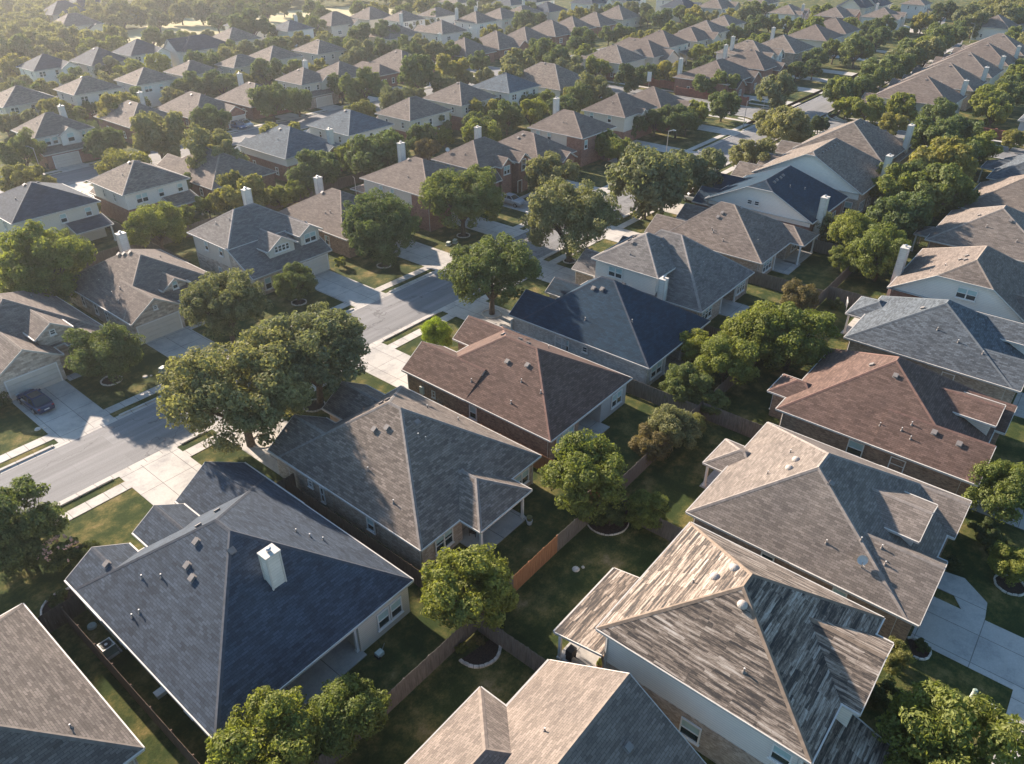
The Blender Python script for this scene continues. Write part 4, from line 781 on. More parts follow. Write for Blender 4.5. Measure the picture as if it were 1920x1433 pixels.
def pave(y0, y1, cuts, xr, cy0, cy1):
    for x0, x1 in xr:
        for a, b in walk('', x0, x1, y0, y1, cuts): sheet('sidewalk', rect(a, y0, b, y1), .045, 'walk', 1)
        m = MB()
        for a, b in walk('', x0, x1, cy0, cy1, cuts): m.box(a + .5, cy0, 0, b - .5, cy1, .13)
        m.box(x0, min(cy0, cy1) - .001 if cy0 < 0 else cy0 + .002, 0, x1, cy1 - .002, .03)
        struct(m.build('curb', ['walk']))
pave(55.9, 57.1, DR, ((-60, X1 - 6), (X2 + 6, 316)), 58.15, 58.45)
pave(68.1, 69.25, DL, ((-60, X1 - 6), (X2 + 6, 316)), 66.85, 67.15)
pave(140.0, 141.2, DB, ((-60, X1 - 2),), 142.3, 142.6)
pave(152.2, 153.3, DU, ((-60, X1 - 2),), 151.0, 151.3)
pave(-7.2, -6.0, DF, ((-60, X1 - 2),), -8.7, -8.4)
def gutterpan(y0, y1): sheet('gutter_pan', rect(-60, y0, 316, y1), .018, 'walk')
gutterpan(58.45, 58.85); gutterpan(66.45, 66.85)
for x0, x1 in ((168.2, 169.4), (186.0, 187.2)):
    for y0, y1 in ((-60, 54), (70, 139)): sheet('sidewalk', rect(x0, y0, x1, y1), .045, 'walk', 1)
for x0 in (X1 - .3, X2):
    for y0, y1 in ((-60, 52.4), (72.9, 200)):
        m = MB(); m.box(x0, y0, 0, x0 + .3, y1, .13); struct(m.build('curb', ['walk']))
m = MB()   # rounded curb and corner pavement at the junction
for cx, cy, sx, sy in ((X1, 58.4, -1, -1), (X1, 66.9, -1, 1), (X2, 58.4, 1, -1), (X2, 66.9, 1, 1)):
    for r0, r1, z in ((6, 5.7, .13), (4.9, 3.7, .045)):
        ox, oy = cx + sx * 6, cy + sy * 6
        for k in range(10):
            a, b = math.pi / 2 * k / 10, math.pi / 2 * (k + 1) / 10
            q = [(ox - sx * r * math.sin(t), oy - sy * r * math.cos(t), z) for r, t in ((r0, a), (r0, b), (r1, b), (r1, a))]
            if sx * sy > 0: q = q[::-1]
            m.poly(q[::-1] if (Vector(q[1]) - Vector(q[0])).cross(Vector(q[2]) - Vector(q[0])).z < 0 else q)
            m.poly([q[0], q[1], (q[1][0], q[1][1], 0), (q[0][0], q[0][1], 0)])
struct(m.build('curb', ['walk']))
sheet('field', [(128, 276), (140, 262), (160, 252), (186, 258), (200, 268), (240, 270), (262, 280), (266, 311), (236, 317), (214, 330), (190, 335), (168, 327), (145, 315), (131, 294)], .02, 'field')
sheet('path', [(50.6, .3), (48.6, .3), (48.6, -1.2), (47.6, -1.9), (47.6, -3.4), (49.4, -3.2), (50.9, -1.4)][::-1], .04, 'concrete', 1)
sheet('path', [(31.4, .2), (32.4, -1.4), (34.6, -2.2), (34.8, -1.2), (33.4, -.4), (32.6, .6)][::-1], .04, 'concrete', 1)
sheet('path', rect(21.2, 77.2, 24.6, 78.4), .04, 'concrete', 1); sheet('path', rect(35.3, 77.6, 38.6, 78.6), .04, 'concrete', 1)
sheet('path', rect(95, 76.3, 99, 77.2), .04, 'concrete', 1)
sheet('parking_court', [(338, 76), (352, 82), (360, 90), (352, 92), (340, 86)], .03, 'concrete')
sheet('driveway', rect(300, 57, 306, 62), .035, 'concrete', 1)
# hills of far ground beyond are left flat: the land runs on under the trees

# ================================================================== FENCES
def fence(x0, y0, x1, y1, mat, label, h=1.85, fine=True, z0=0):
    d = Vector((x1 - x0, y1 - y0)); n = d.length; d /= n; nm = Vector((-d.y, d.x)); rr = random.Random(int(x0 * 13 + y0 * 7))
    f = MB(); st = .15 if fine else .6; k = int(n / st)
    def bx(mb, a, b, t0, t1, za, zb):
        p = [Vector((x0, y0)) + d * s + nm * t for s, t in ((a, t0), (b, t0), (b, t1), (a, t1))]
        lo = [(q.x, q.y, za) for q in p]; hi = [(q.x, q.y, zb) for q in p]
        for i in range(4): j = (i + 1) % 4; mb.poly([lo[i], lo[j], hi[j], hi[i]])
        mb.poly(hi)
    for i in range(k):
        hh = h + rr.uniform(-.03, .03); t = rr.uniform(-.008, .008); bx(f, i * st, i * st + st - .008, t, t + .02, .04, hh)
    org = ((x0 + x1) / 2, (y0 + y1) / 2, 0)
    root = empty('wooden_fence', org, label, 'fence', 'wooden fences between the yards')
    f.build('picket_panel', [mat], root, org)
    r = MB()
    for z in (.35, h - .35): bx(r, 0, n, .021, .07, z, z + .09)
    r.build('rail', [mat], root, org)
    p = int(n / 2.4) + 1
    for i in range(p + 1):
        s = min(n - .1, i * n / p); q = MB(); bx(q, s, s + .1, .022, .125, 0, h - .06); q.build('post', [mat], root, org)
FN = [(9.2, 23.4, 24.4, 23.3, 'fence_gray', 'dark grey back fence behind the navy-grey roofed house'), (24.4, 23.3, 28.6, 23.4, 'fence_gray', 'short grey back fence hidden behind the bright round tree'),
      (28.6, 23.4, 33.9, 23.4, 'fence_cedar', 'bright orange cedar stretch of fence in the sun'), (33.9, 23.4, 40.4, 23.3, 'fence_gray', 'grey back fence running up to the mulch bed corner'),
      (40.4, 23.3, 57, 23.4, 'fence_gray', 'back fence behind the chocolate brown roofed house'), (57, 23.4, 72.5, 23.4, 'fence_gray', 'pale grey fence under the green trees left of the reddish roof'),
      (72.5, 23.4, 89.2, 23.2, 'fence_gray', 'back fence by the reddish shrub'), (89.2, 23.2, 104.5, 23.4, 'fence_gray', 'back fence under the tall green trees'), (104.5, 23.4, 137, 23.4, 'fence_brown', 'far stretch of back fence among the trees'),
      (24.5, 23.2, 24.5, 12.6, 'fence_gray', 'dark side fence meeting the weathered-roof yard'), (40.4, 23.2, 40.4, 12.5, 'fence_gray', 'side fence between the weathered and the ash grey roofs'),
      (57.0, 23.3, 57.0, 10, 'fence_gray', 'pale weathered side fence left of the reddish roof'), (74.5, 23.3, 74.5, 10, 'fence_gray', 'side fence between the reddish and the blue-grey roofs'), (90.3, 23.1, 90.3, 12, 'fence_gray', 'side fence with a gate near the blue-grey roof'),
      (6.95, 45.4, 6.95, 22, 'fence_brown', 'brown side fence along the lower left lane'), (5.6, 45.6, 8.3, 45.7, 'fence_brown', 'short front fence closing the lower left lane'),
      (24.7, 45, 24.7, 23.4, 'fence_brown', 'side fence between the navy-grey and the grey roofs'), (23.4, 44.8, 25.7, 44.8, 'fence_brown', 'short front fence between the two nearest garages'),
      (40.8, 42, 40.8, 23.4, 'fence_cedar', 'reddish side fence between the grey and the brown roofs'), (56.2, 42, 56.2, 23.5, 'fence_gray', 'side fence between the brown and the navy roofs'),
      (71.3, 31, 71.3, 23.5, 'fence_gray', 'side fence beside the navy roofed house'), (88.6, 33.2, 88.6, 23.3, 'fence_gray', 'side fence by the open lawn of the stepped grey house'), (104.3, 33.6, 104.3, 23.5, 'fence_gray', 'side fence below the exterior white chimney'),
      (28.2, 104, 44, 104, 'fence_gray', 'rear fence behind the stone-gabled house'), (44, 104, 58.6, 104, 'fence_gray', 'rear fence behind the house with two dormers'), (58.6, 104, 74, 104, 'fence_gray', 'rear fence behind the clipped trees house'),
      (43.9, 103.9, 43.9, 92, 'fence_gray', 'side fence left of the house with two dormers'), (44.6, 118, 44.6, 104.2, 'fence_gray', 'side fence beside the white two-storey house'), (74, 104, 102, 104, 'fence_gray', 'rear fence behind the cream and brick houses')]
for i, f in enumerate(FN): fence(*f, fine=i < 24)
def screenwall(x0, y0, x1, y1, label):
    m = MB(); m.box(x0, y0, 0, x1, y1, 1.9, 0)
    n = int(max(x1 - x0, y1 - y0) / 4) + 1
    for k in range(n + 1):
        x = x0 + (x1 - x0) * k / n; y = y0 + (y1 - y0) * k / n
        m.box(x - .24, y - .24, 0, x + .24, y + .24, 2.08, 0); 
    tag(m.build('boundary_wall', ['screen_brick'], None), label, 'wall', 'brick boundary walls along the cross street')
screenwall(188.9, 99, 189.1, 121, 'red brick boundary wall beside the cross street, left of the road signs')
screenwall(188.2, 8, 188.4, 31, 'red brick boundary wall beyond the cross road on the right')
screenwall(183.5, 76.5, 183.7, 96, 'red brick boundary wall beside the corner house past the junction')

# ================================================================== TREES
TREES = "26.9,53.2,6.3,s|35.2,53.9,5.7,s|24,73.9,3.3,o|36.5,70.9,4.7,s|47.6,73.6,2.6,o|62,73.8,5.2,o|77,72.8,6,o|60.5,53,5.4,o|79.4,55,6.3,s|100.4,55.5,6.4,s|112,54,5.2,s|132.2,52.3,3.8,s|156.4,59.4,3.7,s|153.4,54.4,4.4,s|168.4,53.4,1.9,d|50.2,52.2,1.9,b|28.3,95.9,5.3,g|44.9,101.1,3.8,g|51.6,106.1,2.1,g|57,108.7,2,g|60.3,103.5,4.1,y|66.5,103.2,2.1,g|70.2,103.4,2,g|74.9,104.2,4.1,o|84.7,99.2,5.2,o|42.3,139.2,3.5,y|48.6,154.9,3.9,o|44.5,138,2.1,y|61.1,149.3,3.5,o|55.3,129.9,4.3,y|68.8,143.7,5.4,s|67.8,122.9,5.4,s|82.2,147,4,o|100.1,152.2,4.5,o|106.8,151.8,3.4,o|82.6,124.9,4.3,y|122.6,155.6,3.5,o|122.4,146.7,5.2,o|107.6,130.9,3.6,y|120.6,133.7,3.9,s|129.9,137.6,2.8,s|142.9,140,3.4,s|153.5,142.2,2.8,s|158.2,140,2.8,s|158,129.8,3.9,s|115,115,3,s|110.1,108.1,2,g|100.7,104,2.4,r|85.8,100.1,4.9,o|86.2,108,3.2,g|126.4,112.8,3.7,y|125.4,104.7,3.8,o|144.1,114.6,2.7,g|146.3,110.5,2.7,g|156.7,110.9,2.2,y|160.4,109.3,2.2,y|155.9,103.2,4.6,s|98.2,72.1,4.4,s|123.2,78.7,2.9,g|122.2,74.4,2.8,g|140.2,82.1,2.6,o|144.1,79.6,3.2,o|145.9,75.4,3.7,o|190.6,102.3,3.8,y|139.6,145.4,5.2,o|152.2,146.3,4.9,y|169.9,152.3,3.5,o|172,140,4.7,s|189,144.1,4.7,o|185.4,135.5,4.1,o|177.7,125.3,4.1,s|186.2,122.6,3.5,g|201.9,137.3,3.5,g|177.9,107.3,3.9,d|211.5,145.8,5,o|237,152,3.4,o|243.4,150,3.7,o|229.1,138.9,3.5,y|238.9,138.1,3.6,y|173.7,173.7,3.8,s|177.7,169,3.5,o|166.3,187.3,4.1,o|178,190.6,3.4,o|155.7,186.8,4.7,s|149.4,181.2,4.1,s|183.2,189.5,3.4,s|180.1,214.7,4.5,o|187.9,211,4.6,o|212.6,223.6,3,y|220.6,225.1,2.4,y|188.3,172.7,4.2,d|211.2,183,4,y|224.8,185.5,2.9,s|228.2,181.2,3.2,s|237.2,189.3,4.6,o|251.8,193.9,3.4,o|262.7,187.9,3.8,y|267.3,183,2.8,y|251.6,208.9,4.2,o|265,208.8,4.3,o|275.9,208.9,3.7,s|269.5,187.2,4.2,y|291.9,194.2,3.4,s|286.7,182.5,4.3,o|303.4,184.4,3.8,s|287.2,166.4,3.2,o|279.5,155.8,4.4,o|261.4,140.6,3.8,g|294.5,173,4.3,d|304.5,161.3,3.6,o|245.7,225.4,5,o|252,217.7,5,s|228.2,226.1,3.6,o|242.8,236,4.7,o|253.1,259.3,3.9,y|263.9,287.9,2.5,y|232.3,248.5,4.3,o|222.5,253.5,5,y|224.4,266.6,4.4,o|234.6,264.1,3,y|61.7,150.7,3.3,o|133.9,178.6,3.4,y|130.9,168.1,2.1,g|75.1,171.7,4.5,y|66.6,183.1,3.4,y|69.8,181.5,2.5,g|75.6,187.1,2,o|62.1,198.3,2.3,o|60.6,183.4,3,s|56.9,185.5,2.3,s|100.7,183.4,3.9,o|104.9,179.8,4,o|114.2,184.7,3,y|120.3,182.4,4.2,o|119.6,185.1,2.8,g|132.5,187.9,3,g|113.3,202.2,4.8,o|124.1,232.2,2.3,o|99.2,213.3,4,g|106.7,213.4,4,g|97.6,222.6,4,s|91.6,210.6,3.2,s|75.2,208.4,3.7,y|75.5,223.5,3,s|85.1,230.6,3.3,o|72.1,226.2,2,y|85.1,215,3.6,o|82,241.5,4.6,y|101.2,271.7,2.8,y|96.2,246,3.3,y|109.2,259.1,4.1,g|115,254.3,4.4,g|109.3,274,3.5,o|90.4,263.2,5.2,o|133.6,266,3.6,o|136.2,257.2,3.5,o|149.7,270.8,2.2,y|151.8,261.7,2.9,s|169,283.2,3.9,o|184.7,298.8,3.4,o|158.1,245.7,6.5,o|166.8,243.3,3.4,o|135.2,222.9,3.8,o|136.1,212.4,4.5,s|153.7,228.2,2.6,o|157.5,226.2,2.9,y|162.9,224.8,3.5,y|190.6,260.7,3.7,o|183.8,244.3,4.2,o|209.5,272.5,3.8,o|166.5,217.6,3.8,y|213.2,303.2,3.6,o|208.9,318.6,2.9,o|215.6,286.3,4.1,o|112.9,305.3,4.3,s|113.3,290.8,4.7,s|117.1,335.3,4.6,s|122.2,337.5,5,s|139.9,329.6,3.8,y|139.6,315.2,4,s|147,313.4,4.1,s|158.6,322.5,3.5,y|156.1,302.5,4.7,s|172.1,314.8,5,s|177.5,308.2,5,s|183,301.6,5,s|191.7,298.1,4.7,o|200.1,296.1,4.4,o|139.8,360.9,4.3,s|152.9,324.4,5.6,s|161.5,320.8,5.3,s|59.8,-1.3,2.5,g|32.9,-3.6,3.4,g|39.4,0.6,1.1,y|52.7,-3.5,1.5,g|7.3,53,2,o|8,54.3,3.1,o|10.6,49.6,1.1,d|9.6,25.4,2.9,g|13.9,23.7,2.4,g|24.7,24.2,3.1,g|39.3,24.5,3.5,g|48.2,23.9,1.7,r|51,23.1,2.2,s|40.7,19.7,1.7,g|38.9,21.9,1.2,d|57.9,22.6,1.4,o|53.7,22.7,1.3,y|58,25.6,2.2,o|65.4,28.6,2.1,g|63.4,24,2.9,g|70.2,24.2,3.5,g|71,20.5,3.8,g|83.6,24.5,2.3,r|108.7,29.4,2.6,s|104.4,25.1,3.5,g|99.3,24.4,2,g|99.8,20.3,3.8,g|113.8,24.2,2.3,g|114.4,22.2,4.1,o|127.4,25.7,4.4,g|128.3,20.4,4.9,o|136.4,21.6,2.2,g|158.8,29.1,4.8,o|167.4,26.1,4.1,o|142.2,23.4,5.2,y|132,27.5,3.9,o|180.3,18.8,2.3,y|205.3,26.9,3.2,o|217.5,25.5,2.7,o|249.3,31.2,3.1,g|216.2,29.8,3.4,g|292.2,39.2,3.9,g|183.6,34.1,3.8,o|189.1,42.8,3.4,g|176.1,40.8,2.8,y|184.6,53.4,3,g|183.4,48.4,3.4,g|194.9,58.6,3.8,o|199.9,55.4,3.6,o|221.2,58.1,4.2,o|234.3,56.5,4.3,o|266.5,63.3,4.1,o|264.4,57.1,4.8,s|312.6,60.5,2.8,y|316.6,67.4,3.4,o|311.5,60.9,4.6,o|165.1,74.4,3.5,o|157.7,77.2,2.9,g|149,74.8,2.7,o|183.8,88.7,3.1,o|187,84.7,3.7,o|184.5,70.7,5,s|219.4,78.6,2.7,o|224.6,76.2,2.7,o|234.6,79.9,3.6,o|252.4,80.4,4.1,o|249.5,72.9,5.5,o|223.7,110.8,3.5,g|234.1,110.1,3,g|245.8,111.2,2.4,y|256.4,111.9,2.1,s|264.3,118.6,4,o|249.9,103,4,g|275.5,117.6,2.8,d|291.7,123.5,3.9,o|301.8,121.9,3.7,g|299.7,113.8,3.9,g|275.1,97.1,5.7,g|297.2,103.5,3.8,o|305.7,147.9,3.2,s|280.7,143.9,4,g|298.2,152.1,4.6,y|303.2,138.7,4,y|299.5,130.7,5.4,s|327.2,141.7,4.4,o|343,141.1,3.4,o|336,131.2,4,g|335.5,114.9,4.6,g|312.1,95.5,3.6,g|320.7,103.4,2.4,g|309.3,89.1,3.2,o|317,85.8,4.2,o|284.2,77.1,4.4,o|345.6,80.4,2.8,o|304.9,75.6,3.1,o|335.7,76.8,4.3,y|353.5,93.1,4.3,g|367.5,77.5,5,d|376.6,73.9,3.6,s|359,66,5.5,s|336.9,60.1,5.2,s|373.3,61.1,4.2,s|368.9,52.8,5.1,g|353.2,48.8,3.9,o|338.3,53.7,3.5,s|312.8,42.4,4.1,o|354,54.4,6.6,s|408.6,101.5,2.4,y|20.5,104,3.2,g|33,105.5,3,o|62,107,2.6,g|88.5,104.5,3,g|103,107.5,3,o|112,100,3.6,g|118,107,3,o|133,104,3.6,g|139,100,3.4,o|150,103,3.6,o|43.6,121,2.4,y|58.8,120,2.4,o|89,118,2,g|119,119,2.3,g|135.5,118,2.3,o|64.5,164,2.6,o|67,186,3.2,y|82,180,3.6,o|92,180,3.2,s|98,186,3,o|108,181,3,y|70.5,207,3.6,o|84,204,3.6,s|120,210,4,o|128,213,4,s|145,212,4,o|158,199,4,o|160,209,4,s|166,176,4,o|196,58.5,4,g|213,57.5,4,o|228,58.5,4.2,o|246,59.5,4.2,s|258,59.6,4.2,o|274,60,4.4,g|290,60,4.4,o|209,29.5,3.6,g|228,28.5,3.4,o|241,27,3.6,g|262,29.5,3.6,o|275,29,4,g|150,24,4.4,o|160,22,4,g|197,26,3.6,g|205,98.8,3.4,o|232,105.5,3.4,o|243,105,3.6,g|189,107,3.2,o"
def crown_mesh(seed, nclump, nleaf, leaf, clump=(.2, .36), V=.8, low=1.7):
    """leaf clumps thrown over an uneven crown: boughs first, then leafy sprays on each bough"""
    rr = random.Random(seed); m = MB(); cl = []
    g = lambda s=1.: Vector((rr.gauss(0, s), rr.gauss(0, s), rr.gauss(0, s)))
    bough = []
    nb = max(5, nclump // 7)
    for i in range(nb):
        zz = .95 - low * (i + .5) / nb; ph = i * 2.39996 + rr.uniform(-.5, .5); r = math.sqrt(max(0, 1 - zz * zz)); q = rr.uniform(.45, .66)
        bough.append((Vector((r * math.cos(ph) * q, r * math.sin(ph) * q, zz * q * V)), rr.uniform(.3, .44)))
    bough.append((Vector((0, 0, 0)), .5))
    for i in range(nclump):
        c, r = bough[i % len(bough)]; d = g(); d.z = d.z * .8 + .2; d.normalize(); out = c.normalized() if c.length > .1 else d
        if d.dot(out) < -.1: d = (d + out * 1.2).normalized()
        cc = c + Vector((d.x, d.y, d.z * .85)) * r * rr.uniform(.75, 1.15); cl.append((cc, rr.uniform(*clump) * rr.uniform(.6, 1)))
    for c, r in bough: cl.append((c, r * .8))
    tot = sum(c[1] ** 2 for c in cl)
    for c, r in cl:
        n = int(nleaf * r * r / tot)
        sprays = []
        for _ in range(9):
            d = g(); d.z += .5; sprays.append(d.normalized())
        for k in range(n):
            d = g(); d.z += .3; d.normalize()
            sp = max(sprays, key=lambda q: d.dot(q)); al = d.dot(sp)
            rad = r * (.62 + .5 * max(0, al) ** 6) * (1 - .4 * rr.random() ** 2)
            p = c + Vector((d.x, d.y, d.z * .9)) * rad
            nn = (d + sp * .4 + g(.55)).normalized()
            u = nn.orthogonal().normalized(); w = nn.cross(u); a = rr.uniform(0, 6.28); u, w = u * math.cos(a) + w * math.sin(a), w * math.cos(a) - u * math.sin(a)
            s = leaf * rr.uniform(.55, 1.5); u *= s; w *= s * .55
            m.v += [tuple(p - u), tuple(p - w + nn * s * .15), tuple(p + u), tuple(p + w + nn * s * .15)]
            i0 = len(m.v) - 4; m.f.append((i0, i0 + 1, i0 + 2, i0 + 3)); m.m.append(0); m.uv += [(0, 0)] * 4
    mx = sorted(math.hypot(v[0], v[1]) for v in m.v)[int(len(m.v) * .985)]
    m.v = [(x / mx, y / mx, z / mx) for x, y, z in m.v]
    o = m.build('crown', ['leaf_o']); me = o.data; bpy.data.objects.remove(o); return me
def trunk_mesh(seed, lean=.05):
    rr = random.Random(seed); m = MB(); L0 = Vector((rr.uniform(-lean, lean), rr.uniform(-lean, lean), -.62))
    m.tube((0, 0, -1.25), (L0.x * .5, L0.y * .5, -.9), .085, .062, 10); m.tube((L0.x * .5, L0.y * .5, -.905), tuple(L0), .062, .052, 10)
    for k in range(7):
        a = k * .9 + rr.uniform(-.2, .2); q = L0 + Vector((math.cos(a) * .26, math.sin(a) * .26, .3 + .12 * rr.random())); m.tube(tuple(L0 - Vector((0, 0, .02))), tuple(q), .04, .026, 7, 0, False)
        for e in (-.5, .5):
            w = q + Vector((math.cos(a + e) * .3, math.sin(a + e) * .3, .22 + .15 * rr.random())); m.tube(tuple(q), tuple(w), .026, .01, 6, 0, False)
    o = m.build('trunk', ['bark']); me = o.data; bpy.data.objects.remove(o); return me
NEAR = [crown_mesh(100 + i, 70 + 6 * i, 26000, .034) for i in range(4)]
OAK = [crown_mesh(140 + i, 120, 40000, .025, (.13, .25), .8, 1.45) for i in range(2)]
MID = [crown_mesh(200 + i, 55 + 5 * i, 14000, .05) for i in range(5)]
LOW = [crown_mesh(300 + i, 40 + 4 * i, 6500, .072) for i in range(5)]
TR = [trunk_mesh(i) for i in range(4)]
CAMP = Vector((0, 0, 42)); YAW = R(39.46); PIT = R(32.78); FPX = 1397.0
f0 = Vector((math.cos(YAW), math.sin(YAW), 0)); RTV = Vector((math.sin(YAW), -math.cos(YAW), 0)); FWV = f0 * math.cos(PIT) + Vector((0, 0, -1)) * math.sin(PIT); DNV = -f0 * math.sin(PIT) + Vector((0, 0, -1)) * math.cos(PIT)
def side_of(x, y, h):
    """where a tree stands as seen in the photo, relative to a house: used only to word labels"""
    def pr(a, b): v = Vector((a, b, 3)) - CAMP; w = v.dot(FWV); return v.dot(RTV) / w, v.dot(DNV) / w
    a = pr(x, y); b = pr(h.org[0], h.org[1]); dx, dy = a[0] - b[0], a[1] - b[1]
    if abs(dx) > abs(dy) * 1.1: return 'right of' if dx > 0 else 'left of'
    return 'below' if dy > 0 else 'above'
TONE = {'o': 'olive green', 's': 'grey-green', 'g': 'leafy green', 'y': 'yellow-green', 'd': 'dark green', 'r': 'rusty brown', 'b': 'bright lime green'}
def size_of(r): return 'tiny' if r < 2 else 'small' if r < 2.9 else 'medium' if r < 3.9 else 'large' if r < 5 else 'huge'
def lod(x, y):
    d = math.hypot(x, y)
    return d
labels = {}; pend = []
for i, t in enumerate(TREES.split('|')):
    a = t.split(','); x, y, r, k = float(a[0]), float(a[1]), float(a[2]), a[3]
    pend.append((i, x, y, r, k))
def treelab(x, y, r, k, word):
    hs = sorted(HOUSES, key=lambda h: math.hypot(h.org[0] - x, h.org[1] - y))[:3]
    for h in hs:
        for pre in (size_of(r) + ' ' + TONE[k] + ' ' + word,):
            s = pre + ' ' + side_of(x, y, h) + ' the ' + h.short
            if s not in labels and len(s.split()) <= 16: labels[s] = 1; return s
    h = hs[0]
    for extra in ('nearer', 'taller', 'fuller', 'rounder', 'inner', 'outer'):
        s = extra + ' ' + size_of(r) + ' ' + TONE[k] + ' ' + word + ' ' + side_of(x, y, h) + ' the ' + h.short
        if s not in labels: labels[s] = 1; return ' '.join(s.split()[:16])
    return s
TL = {0: 'huge spreading grey-green oak over the sidewalk, left one of the big pair', 1: 'spreading oak, right one of the big pair in the front garden strip', 2: 'dense round tree with a stone ring, right of the parked dark car',
      5: 'round clipped tree in the lawn beside the two-dormer house driveway', 6: 'wide clipped tree hiding the cocoa roofed house front', 7: 'open-crowned tree in a round edging ring beside the main street', 15: 'small bright lime green shrub tree at the brown house front',
      200: 'round bright tree in the corner mulch bed between three yards', 201: 'round bright green tree right of the grey covered patio', 192: 'large tree over the pale mailbox lawn at the bottom right', 202: 'rusty brown bush beside the bright round tree'}
for i, x, y, r, k in pend:
    d = lod(x, y); shrub = r < 1.75
    name = 'shrub' if shrub else 'oak_tree' if k in 'os' else 'leafy_tree'
    word = 'shrub' if shrub else 'oak' if k in 'os' else 'tree'
    zc = (min(1.0, .25 * r) if math.hypot(x, y) < 112 else .45 if k != 'o' else .8) + .8 * r
    root = empty(name, (x, y, 0), TL.get(i) or treelab(x, y, r, k, word), 'shrub' if shrub else 'tree', 'shrubs in the yards' if shrub else 'trees of the neighbourhood')
    rr = random.Random(i); gr = 1.05 if d < 112 else 1.06
    me = (OAK[i % 2] if (k in 'os' and d < 120 and r > 4.4) else NEAR[i % 4]) if d < 112 else MID[i % 5] if d < 190 else LOW[i % 5]
    c = link('crown', me, root); c.location = (0, 0, zc); c.rotation_euler = (0, 0, rr.uniform(0, 6.28)); c.scale = (r * gr * rr.uniform(.94, 1.06), r * gr * rr.uniform(.94, 1.06), r * gr * rr.uniform(.92, 1.06))
    c.material_slots[0].link = 'OBJECT'; c.material_slots[0].material = MATS['leaf_' + k]
    if not shrub or d < 100:
        t = link('trunk', TR[i % 4], root); t.location = (0, 0, zc); t.scale = (r, r, r); t.rotation_euler = (0, 0, rr.uniform(0, 6.28))
# small low shrubs of the front beds: (x, y, r, tone, label)
SH = [(22.9, 78.0, .8, 'd', 'clipped dark shrub right of the stone garage at the left edge'), (14.3, 76.8, 1.3, 'd', 'dark hedge left of the parked dark car'), (23.6, 76.6, .7, 'r', 'low brown bush by the entry walk of the left-edge house'),
      (37.6, 79.0, .9, 'd', 'dark shrub by the entry of the stone-gabled house'), (48.4, 77.4, 1.0, 'd', 'dark shrub under the window of the two-dormer house'), (57.9, 77.9, 1.0, 'g', 'clipped shrub right of the two-dormer house garage'),
      (56.9, 48.9, .7, 'd', 'dark shrub at the corner of the navy roofed house'), (23.7, 46.2, .9, 'd', 'dark shrub beside the short front fence of the nearest garages'), (7.4, 47.6, .8, 'd', 'low shrub inside the curved stone edging at lower left'),
      (39.6, 21.9, .9, 'd', 'dark low shrub in the fenced corner bed'), (38.6, 22.6, .8, 'd', 'dark low plant at the fence post of the corner bed'), (42.2, -.6, .55, 'd', 'round clipped shrub at the brick garage corner by the driveway'),
      (56.5, -1.2, 1.1, 'd', 'dark rounded hedge by the white van driveway'), (55.2, -2.2, 1.1, 'd', 'second dark rounded hedge below the white van'), (37.8, 5.2, 1.0, 'd', 'dark shrub at the front corner of the weathered house'), (36.6, .4, 1.2, 'd', 'dark shrub under the front gable of the weathered house'),
      (34.5, -1.9, 1.0, 'd', 'dark shrub beside the flagstone path at the bottom right'), (51.4, -.4, .7, 'd', 'low shrub in the bed by the curved front path'), (88.6, 21.6, .9, 'd', 'low hedge along the fence by the white frame'), (92.4, 71.6, .8, 'g', 'small shrub beside the silver pickup truck lawn'),
      (162.2, 78.6, .9, 'd', 'dark round bush at the junction corner house'), (166.0, 79.2, .9, 'd', 'second dark round bush at the junction corner'), (22.6, 23.0, .45, 'g', 'tiny green plant at the left of the stone-edged mulch bed'), (23.9, 22.4, .4, 'r', 'tiny reddish plant in the stone-edged mulch bed')]
SM = [crown_mesh(400 + i, 24, 5200, .07, (.3, .45)) for i in range(3)]
for i, (x, y, r, k, lb) in enumerate(SH):
    root = empty('shrub', (x, y, 0), lb, 'shrub', 'shrubs in the yards')
    c = link('foliage', SM[i % 3], root); c.location = (0, 0, r * .75); c.scale = (r, r, r * .95); c.material_slots[0].link = 'OBJECT'; c.material_slots[0].material = MATS['leaf_' + k]
# pale blossoms of the crepe myrtle
root = empty('flowering_shrub', (9.2, 50.9, 0), 'crepe myrtle with pale pink blossoms beside the sunlit lawn', 'shrub')
c = link('foliage', SM[1], root); c.location = (0, 0, 1.3); c.scale = (1.5, 1.5, 1.4); c.material_slots[0].link = 'OBJECT'; c.material_slots[0].material = MATS['leaf_o']
m = MB(); rr = random.Random(5)
for q in range(46):
    a = rr.uniform(0, 6.28); z = rr.uniform(.2, 1); s = math.sqrt(1 - z * z); cx, cy, cz = 9.2 + 1.4 * s * math.cos(a), 50.9 + 1.4 * s * math.sin(a), 1.4 + 1.35 * z
    for e in range(5):
        dx, dy, dz = [rr.uniform(-.09, .09) for _ in range(3)]; m.box(cx + dx - .04, cy + dy - .04, cz + dz - .03, cx + dx + .04, cy + dy + .04, cz + dz + .03)
m.build('blossom', ['leaf_f'], root, (9.2, 50.9, 0))
